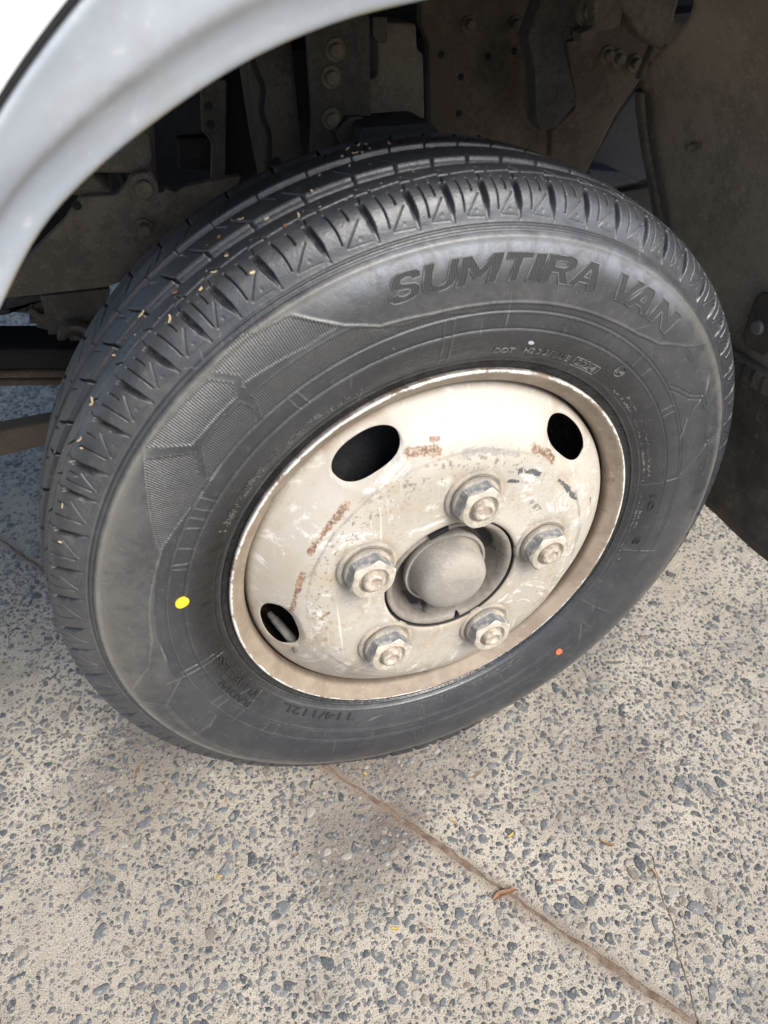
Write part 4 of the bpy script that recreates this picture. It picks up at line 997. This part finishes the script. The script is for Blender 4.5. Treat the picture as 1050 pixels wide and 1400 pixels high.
    for v_ in VENT:
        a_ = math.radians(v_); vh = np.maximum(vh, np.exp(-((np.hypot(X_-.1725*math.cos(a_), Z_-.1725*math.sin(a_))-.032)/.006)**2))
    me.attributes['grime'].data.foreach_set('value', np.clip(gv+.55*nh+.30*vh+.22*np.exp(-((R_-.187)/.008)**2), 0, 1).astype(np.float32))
    fattr(me, 'bright', np.zeros(len(co))); fattr(me, 'bore', (R_ < .0709)*1.0)
    return me
link('disc', build_disc(), M_DISC, wheel)
# stamped mark on the disc
mf = glyph('9 8T', .0, 0); lo, hi = bounds(mf)
for v in mf.vertices:
    X = (v.co.x-lo[0])/(hi[0]-lo[0])-.5; Y = (v.co.y-lo[1])/(hi[1]-lo[1])-.5
    a = math.radians(36.5)-X*.020/.107; r = .1085+Y*.0062
    v.co = (r*math.cos(a), -.1090, r*math.sin(a))
link('stamped_mark', mf, M_SEAT, wheel)

# --- centre: ring, hub, cap, valve, brake drum behind the vents
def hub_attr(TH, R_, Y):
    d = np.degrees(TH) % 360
    return dict(deep=.85*(1-sstep(R_, .053, .0605)), grease_shade=np.exp(-((R_-.052)/.007)**2)*(.20+.75*np.exp(-((d-235)/20)**2)+.75*np.exp(-((d-22)/24)**2)))  # occlusion near the cap painted dark, together with greasy patches
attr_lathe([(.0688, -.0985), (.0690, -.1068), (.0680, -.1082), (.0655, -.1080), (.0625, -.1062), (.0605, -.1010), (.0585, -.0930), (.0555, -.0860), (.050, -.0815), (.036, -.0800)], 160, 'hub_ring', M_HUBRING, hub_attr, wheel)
cap = link('hub_cap', lathe([(.0400, -.0790), (.0405, -.0880), (.0440, -.0895), (.0446, -.0945), (.0440, -.0958), (.0418, -.0955), (.0404, -.0930), (.0390, -.0928), (.0386, -.0978), (.0381, -.1010), (.0374, -.1060), (.0363, -.1116), (.0345, -.1166), (.0312, -.1204), (.0262, -.1228), (.019, -.1243), (.010, -.1250), (.0001, -.1252)], 96), M_CAP, wheel, 50)
o = link('bore_notch', prism([(-.0245, .0610), (-.0060, .0665), (-.0060, .0715), (-.0255, .0665)], -.1100, .004), M_BLACK, wheel)
o.location = (0, -.0012, 0)
link('ring_slot', prism([(.006, -.0655), (.012, -.0645), (.011, -.0600), (.010, -.0585)], -.1090, .004), M_BLACK, wheel)
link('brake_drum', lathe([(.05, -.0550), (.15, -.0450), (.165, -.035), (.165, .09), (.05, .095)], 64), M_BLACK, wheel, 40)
vm = lathe([(.0001, -.038), (.0030, -.038), (.0034, -.036), (.0036, -.030), (.0046, -.029), (.0048, -.012), (.0055, .004), (.0075, .012), (.0001, .012)], 20)
vs_ = link('valve_stem', vm, M_VALVE, wheel, 40)
vp, vb = Vector(D['valve'][0]), Vector(D['valve'][1])
vs_.rotation_euler = (vb-vp).to_track_quat('Y', 'Z').to_euler(); vs_.location = vp+(vb-vp).normalized()*.038

# --- lug nuts
def nut_mesh():
    ap, n = .0206, 48; a6 = math.pi/3
    rh = [min(ap/math.cos(((i*2*math.pi/n+a6/2) % a6)-a6/2), .0233) for i in range(n)]
    ytop = -.0180
    rings = [[(.0236, .0)]*n, [(.0238, -.0022)]*n, [(.0234, -.0040)]*n, [(h*1.0, -.0050) for h in rh],
             [(h, ytop+.0008+(h-ap)*.62) for h in rh], [(min(h, ap*.985), ytop) for h in [ap*.985]*n],
             [(.0152, ytop)]*n, [(.0146, ytop+.0006)]*n, [(.0134, ytop+.0044)]*n, [(.009, ytop+.0046)]*n]
    V, F, mi = [], [], []
    for R_ in rings:
        for i, (r, y) in enumerate(R_):
            a = 2*math.pi*i/n; V.append((r*math.cos(a), y, r*math.sin(a)))
    for q in range(len(rings)-1):
        for i in range(n):
            j = (i+1) % n; F.append([q*n+i, q*n+j, (q+1)*n+j, (q+1)*n+i]); mi.append(1 if q in (3,) else (2 if q < 3 else 0))
    me = mesh_py('lug_nut', V, F)
    for p_, m_ in zip(me.polygons, mi): p_.material_index = m_
    fix_normals(me); return me
NM = nut_mesh()
for m_ in (M_NUTFACE, M_NUTSIDE, M_SEAT): NM.materials.append(m_)
NM.polygons.foreach_set('use_smooth', [True]*len(NM.polygons)); NM.set_sharp_from_angle(angle=math.radians(28))
SM = lathe([(.0100, -.0130), (.0103, -.0202), (.0095, -.0216), (.0080, -.0221), (.0066, -.0221), (.0058, -.0206), (.0036, -.0198), (.0001, -.0196)], 32)
SEAT = lathe([(.0300, .0018), (.0296, -.0008), (.0288, -.0022), (.0275, -.0028), (.0262, -.0022), (.0250, -.0014), (.0235, -.0012)], 64)
for me, m_, sh_ in ((SM, M_STUD, 45), (SEAT, M_SEAT, 60)):
    me.materials.append(m_); me.polygons.foreach_set('use_smooth', [True]*len(me.polygons)); me.set_sharp_from_angle(angle=math.radians(sh_))
PHI = [79.1-72*i for i in range(5)]
for i, d in enumerate(PHI):
    a = math.radians(d); loc = (.1001*math.cos(a), -.1088, .1001*math.sin(a))
    for nm, me, rot, dy in (('nut_seat', SEAT, 0, 0), ('lug_nut', NM, [.35, .62, .15, .42, .30][i], -.0022), ('wheel_stud', SM, i*1.1, -.0022)):
        o = bpy.data.objects.new(nm, me); COL.objects.link(o); o.parent = wheel
        o.location = (loc[0], loc[1]+dy, loc[2]); o.rotation_euler = (0, rot, 0)

# ------------------------------------------------------------------ wheel arch, cab
AT = sorted(D['arch']); at_d = [85]+[a[0] for a in AT]; at_r = [.486]+[a[1] for a in AT]
def arch_r(d):
    if d < 95.72: return .4787+.010*((95.72-d)/10)**1.25
    if d > 128.85: return .4624+.012*math.sin((d-128.85)/60)-.0014*(d-128.85)*(1-(d-128.85)/90)
    return float(np.interp(d, at_d, at_r))
DEG = np.arange(20, 176, 1.0)
AR = np.array([arch_r(d) for d in DEG])
for _ in range(4): AR[1:-1] = .25*AR[:-2]+.5*AR[1:-1]+.25*AR[2:]
fprof = [(.004, -.060), (.0015, -.100), (.0005, -.140), (0, -.1560), (.0006, -.1590), (.0025, -.1604), (.009, -.1640), (.0165, -.1700), (.0200, -.1745), (.0222, -.1790), (.0262, -.1830), (.032, -.1880), (.038, -.1925), (.0415, -.1955), (.0430, -.1975), (.0445, -.1980), (.0450, -.1970), (.0450, -.190)]
fpd = np.array(fprof); tt = np.r_[0, np.cumsum(np.hypot(*np.diff(fpd, axis=0).T))]
sq = np.linspace(0, tt[-1], 70); fo = np.interp(sq, tt, fpd[:, 0]); fy = np.interp(sq, tt, fpd[:, 1])
for _ in range(2):
    fo[1:-1] = .25*fo[:-2]+.5*fo[1:-1]+.25*fo[2:]; fy[1:-1] = .25*fy[:-2]+.5*fy[1:-1]+.25*fy[2:]
ta = np.radians(DEG)
EX = .0022+.0018*np.clip(118.8-DEG, -3, 8)
RR = AR[:, None]+fo[None]*(1+(EX/.0463)[:, None]*sstep(fo, .018, .034)[None])
P = np.stack([RR*np.cos(ta)[:, None], np.broadcast_to(fy[None], RR.shape), RR*np.sin(ta)[:, None]+ZW], -1)
me = grid_mesh('fender', P, False)
fattr(me, 'crease', np.broadcast_to(np.exp(-((fo-.0215)/.0022)**2)[None]*(.6+.4*np.sin(ta*7))[:, None], RR.shape))
fattr(me, 'edge', np.broadcast_to((np.exp(-((fo-.0008)/.0012)**2)*(fy > -.162)*(fy < -.150))[None], RR.shape))
o = link('wheel_arch_trim', me, M_FENDER, truck); o['label'] = 'weathered pale grey plastic wheel arch trim'
# black seal: small half round along the outer edge
SR = AR+.0463+EX
sp = [(-.0014, -.1940), (-.0012, -.1985), (0, -.1992), (.0012, -.1985), (.0014, -.1940)]
P = np.stack([(SR[:, None]+np.array([q[0] for q in sp])[None])*np.cos(ta)[:, None], np.broadcast_to(np.array([q[1] for q in sp])[None], (len(ta), 5)), (SR[:, None]+np.array([q[0] for q in sp])[None])*np.sin(ta)[:, None]+ZW], -1)
link('edge_seal', grid_mesh('edge_seal', P, False), M_SEAL, truck)
# white side panel outside the seal, up to the door line, and the closed cab above
rows = []
for d, r in zip(DEG, AR):
    a = math.radians(d); c, s_ = math.cos(a), math.sin(a); r0 = r+.0480+.0022+.0018*min(8, max(-3, 118.8-d))
    tmax = min((.80 if c < 0 else 1.0)/max(abs(c), 1e-3), (1.15-ZW)/max(s_, 1e-3))
    row = []
    for f in (0, .004, .012, .03, .07, .15, .3, .6, 1):
        q = r0+(tmax-r0)*f
        row.append((q*c, -.1990+.02*f, q*s_+ZW))
    rows.append(row)
link('side_panel', grid_mesh('side_panel', np.array(rows), False), M_PAINT, truck)
o = link('cab', box(-.80, 1.0, -.19, 1.50, 1.16, 2.1), M_PAINT, truck); bevel(o, .04, 3)
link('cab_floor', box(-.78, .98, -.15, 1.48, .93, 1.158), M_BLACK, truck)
link('backing_box', box(.22, .9, .56, .95, .22, .449), M_BLACK, truck)  # added dark box, hides the bright ground beyond the well
link('chassis_rail', box(-.75, 2.2, .50, .57, .52, .72), M_BLACK, truck)  # black instead of dusty steel: shade of the plate gaps put into the colour
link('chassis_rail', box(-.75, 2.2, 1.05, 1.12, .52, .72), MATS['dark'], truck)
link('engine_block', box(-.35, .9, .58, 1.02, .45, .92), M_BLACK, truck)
link('front_axle', box(-.05, .05, .11, 1.45, .29, .37), MATS['dark'], truck)

# ------------------------------------------------------------------ wheel-well parts
def bolt_at(x, y, z, r, parent, mat=M_BOLT):
    V = lathe([(.0001, -.010), (r*.62, -.010), (r*.72, -.0085), (r*.72, -.002), (r*1.15, -.0018), (r*1.2, 0), (r*1.2, .002)], 6 if r < .008 else 18)
    return link('bolt', V, mat, parent, 30), (x, y, z)
for q in D['plates']:
    o = link(q['n'], prism(q['p'], q['y'], q['th']), MATS[q['m']], truck); bevel(o, .0018 if q['th'] < .03 else .005, 2)
    for x, z, r in q.get('bolts', []):
        b, loc = bolt_at(x, q['y'], z, r, o); b.location = (x, q['y']-.001, z)
    for x, z, r in q.get('holes', []):
        h_ = link('hole', lathe([(.0001, .0), (r, .0), (r*1.02, .002)], 16), M_BLACK, o); h_.location = (x, q['y']-.0008, z)
    if 'bush' in q:
        x, z, r = q['bush']
        b = link('bushing', lathe([(.0001, -.018), (r*.32, -.018), (r*.36, -.012), (r*.5, -.011), (r*.6, -.016), (r*.95, -.018), (r*1.05, -.013), (r*1.05, .02)], 40), MATS['dirt'], o, 35); b.location = (x, q['y'], z)
# rear liner: curved sheet behind the wheel
def yin_at(z): return .225+.085*float(sstep(np.array(z), .50, .665))-.17*float(sstep(np.array(z), .668, .80))
ys = np.linspace(.30, -.185, 40); zs = np.linspace(.425, 1.0, 40)
def liner_x(z): return .45-.42*max(0, (z-.62)/.36)**2.0
P = np.array([[(liner_x(z)+.004*math.sin(y*9), y-.0*(z), z) for z in zs] for y in ys])
# inner edge leans inwards below, as the wheel well widens
for i, y in enumerate(ys):
    f = (i == 0)
    for j, z in enumerate(zs):
        yin = yin_at(z)
        P[i, j, 1] = -.185+(yin+.185)*(1-i/39)
o = link('wheel_liner', grid_mesh('wheel_liner', P, False), M_LINER, truck)
m_ = o.modifiers.new('thick', 'SOLIDIFY'); m_.thickness = .004
P2 = np.array([[(liner_x(z)-.002-.010*sstep(np.array(w), 0, .4), -.185+(yin_at(z)+.185)-.002-.028*w, z) for z in np.linspace(.425, .672, 30)] for w in (0, .4, .8, 1.0)])
o = link('liner_flange', grid_mesh('liner_flange', P2, False), MATS['dirt'], truck); m_ = o.modifiers.new('thick', 'SOLIDIFY'); m_.thickness = .004
FL = []
for i in range(30):
    y = .26-.445*i/29
    FL.append([(.452+.004*math.sin(i*.5)*(1-j/14), y, .205+.215*j/14+.003*math.sin(i*.35)*(1-j/14)) for j in range(15)])
o = link('mud_flap', grid_mesh('mud_flap', np.array(FL), False), M_FLAP, truck); m_ = o.modifiers.new('thick', 'SOLIDIFY'); m_.thickness = .006
o = link('clamp_strip', box(.436, .449, -.185, .24, .412, .436), MATS['dirt'], truck); bevel(o, .003)
for i in range(18):
    y = .10-.016*i
    c_ = link('strip_notch', box(.4335, .4365, y, y+.004, .414, .434), MATS['dark'], o)
pl = D['plug']
def rrect(w, h, r, n=6):
    L = []
    for cx, cz, a0 in ((w-r, h-r, 0), (-w+r, h-r, 90), (-w+r, -h+r, 180), (w-r, -h+r, 270)):
        for i in range(n+1):
            a = math.radians(a0+90*i/n); L.append((cx+r*math.cos(a), cz+r*math.sin(a)))
    return L
o = link('liner_plug', prism(rrect(.024, .034, .016), 0, .008), M_FLAP, truck); o.rotation_euler = (0, 0, -math.pi/2); o.location = (pl[0]-.008, pl[1]-.012, pl[2]-.004); bevel(o, .003)
o2 = link('plug_centre', lathe([(.0001, -.004), (.007, -.0035), (.009, 0)], 20), M_PLASTIC, o, 40); o2.location = (-.006, 0, -.006)
for (y, z) in (D['screw'],):
    b, _ = bolt_at(0, 0, 0, .005, truck); b.rotation_euler = (0, 0, -math.pi/2); b.location = (liner_x(z)-.004, y, z)
# brake hose in the well
def tube(pts, r, name, mat, parent, n=10):
    V, F = [], []; pts = [Vector(p) for p in pts]; m = len(pts)
    for i, p in enumerate(pts):
        t = (pts[min(i+1, m-1)]-pts[max(i-1, 0)]).normalized(); u_ = t.orthogonal().normalized(); w_ = t.cross(u_)
        for j in range(n):
            a = 2*math.pi*j/n; V.append(p+u_*r*math.cos(a)+w_*r*math.sin(a))
    for i in range(m-1):
        for j in range(n): F.append([i*n+j, i*n+(j+1) % n, (i+1)*n+(j+1) % n, (i+1)*n+j])
    me = mesh_py(name, V, F); fix_normals(me); return link(name, me, mat, parent, 60)
def cat(P, n=10):
    out = []; P = [Vector(p) for p in P]; Q = [P[0]]+P+[P[-1]]
    for i in range(1, len(Q)-2):
        for k_ in range(n):
            t = k_/n; a, b, c, d = Q[i-1:i+3]
            out.append(.5*((2*b)+(-a+c)*t+(2*a-5*b+4*c-d)*t*t+(-a+3*b-3*c+d)*t**3))
    return out+[P[-1]]
tube(cat([(-.165, .30, .70), (-.172, .30, .665), (-.178, .295, .635), (-.19, .29, .60), (-.195, .28, .57)]), .0055, 'brake_hose', MATS['dark'], truck)
tube(cat([(-.06, .285, .80), (-.052, .284, .745), (-.046, .283, .722), (-.05, .284, .70), (-.045, .285, .675), (-.05, .29, .64)]), .0032, 'cable', M_BLACK, truck)
tube(cat([(-.25, .32, .74), (-.215, .33, .69), (-.205, .34, .65), (-.20, .35, .60)]), .004, 'cable', M_BLACK, truck)
tube(cat([(-.345, .345, .512), (-.335, .345, .497), (-.320, .345, .486), (-.300, .345, .482), (-.28, .345, .49)]), .0055, 'bent_pipe', MATS['dirt'], truck)

# ------------------------------------------------------------------ loose dry bits
def flake(L, W, curl, rs, seg=5):
    V, F = [], []
    for i in range(seg+1):
        t = i/seg; w = W*math.sin(math.pi*(.12+.76*t))**.8; z = curl*L*(t-.5)**2*4*.25; b = .18*L*math.sin(t*3+1)*rs.uniform(.8, 1.2)
        for sgn in (-1, 0, 1): V.append((L*(t-.5), b+sgn*w*.5, z+abs(sgn)*W*.18))
    n = len(V)
    V += [(x, y, z-.0005) for x, y, z in V]
    for i in range(seg):
        for c in (0, 1):
            a = 3*i+c; F.append([a, a+1, a+4, a+3]); F.append([n+a+3, n+a+4, n+a+1, n+a])
        for c in (0, 2):
            a = 3*i+c; F.append([a, a+3, n+a+3, n+a])
    return mesh_py('flake', V, F)
rs = np.random.RandomState(21)
FM = []
for i in range(6):
    me = flake(*((.0075, .0018, .5) if i % 2 else (.0045, .0026, .3)), rs); me.materials.append(M_LEAF[2] if i != 4 else M_LEAF[1]); FM.append(me)
def bit(th, s, k, sc, label, group, idx, name='dry_husk'):
    p = profile(np.array([s]))[0]; e = 1e-3; t = profile(np.array([s+e]))[0]-profile(np.array([s-e]))[0]; t /= np.hypot(*t)
    n2 = np.array([t[1], -t[0]])
    if np.dot(p-np.array([.29, 0]), n2) < 0: n2 = -n2
    a = math.radians(th)
    N_ = Vector((n2[0]*math.cos(a), n2[1], n2[0]*math.sin(a))).normalized()
    o = bpy.data.objects.new(name, FM[k]); COL.objects.link(o)
    q = p+n2*.0006
    o.location = (q[0]*math.cos(a), q[1], q[0]*math.sin(a)+ZW)
    o.rotation_euler = (N_.to_track_quat('Z', 'X').to_matrix() @ Matrix.Rotation(rs.uniform(0, 6.28), 3, 'Z')).to_euler()
    o.scale = (sc,)*3
    tag(o, label, 'plant debris', group)
for i, (th, r, y, s) in enumerate(D['debris']):
    bit(th, s, i % 6, rs.uniform(.4, .85), 'tiny dry straw coloured husk lying on the black tyre tread', 'dry husks on the tyre', i)
for i in range(32):
    th = rs.choice([rs.uniform(92, 112), rs.uniform(100, 150)]); s = rs.choice([rs.uniform(.165, .178), rs.uniform(.193, .216), rs.uniform(.24, .26)])
    bit(th, s, int(rs.randint(6)), rs.uniform(.12, .32), 'tiny dry straw coloured husk lying on the black tyre tread', 'dry husks on the tyre', i)
LM = []
for i in range(6):
    me = flake(*[(.018, .0048, .4), (.012, .003, .3), (.022, .0022, .2), (.009, .004, .5), (.014, .0016, .2), (.007, .003, .3)][i], rs); me.materials.append(M_LEAF[[1, 0, 1, 3, 0, 3][i]]); LM.append(me)
gl = [('curled brown dry leaf lying across the soil filled pavement joint', 0, 1.5), ('thin tan leaf sliver on the concrete near the tyre', 1, 1.0)]
lab = 'small dry leaf fragment lying on the stony concrete'
for i, (x, y) in enumerate(D['leaf']):
    o = bpy.data.objects.new('dry_leaf', LM[0 if i == 0 else i % 6]); COL.objects.link(o)
    o.location = (x, y, .0016); o.rotation_euler = (0, 0, rs.uniform(0, 6.28) if i else .35); o.scale = (1.5,)*3 if i == 0 else (rs.uniform(.6, 1.0),)*3
    if i == 0: tag(o, gl[0][0], 'leaf')
    else: tag(o, lab, 'leaf', 'dry leaf fragments on the pavement')
for i in range(45):
    x, y = rs.uniform(-.62, .5), rs.uniform(-.48, .15)
    if abs(x) < .2 and y > -.1: continue
    o = bpy.data.objects.new('dry_leaf', LM[int(rs.randint(1, 6))]); COL.objects.link(o)
    o.location = (x, y, .0014); o.rotation_euler = (0, 0, rs.uniform(0, 6.28)); o.scale = (rs.uniform(.18, .55),)*3
    tag(o, lab, 'leaf', 'dry leaf fragments on the pavement')

tot = 0
for o in SC.objects:
    if o.type == 'MESH': tot += sum(len(p.vertices)-2 for p in o.data.polygons) if len(o.data.polygons) < 200000 else 2*len(o.data.polygons)
print('TRIS', tot, 'stones', len(stones))
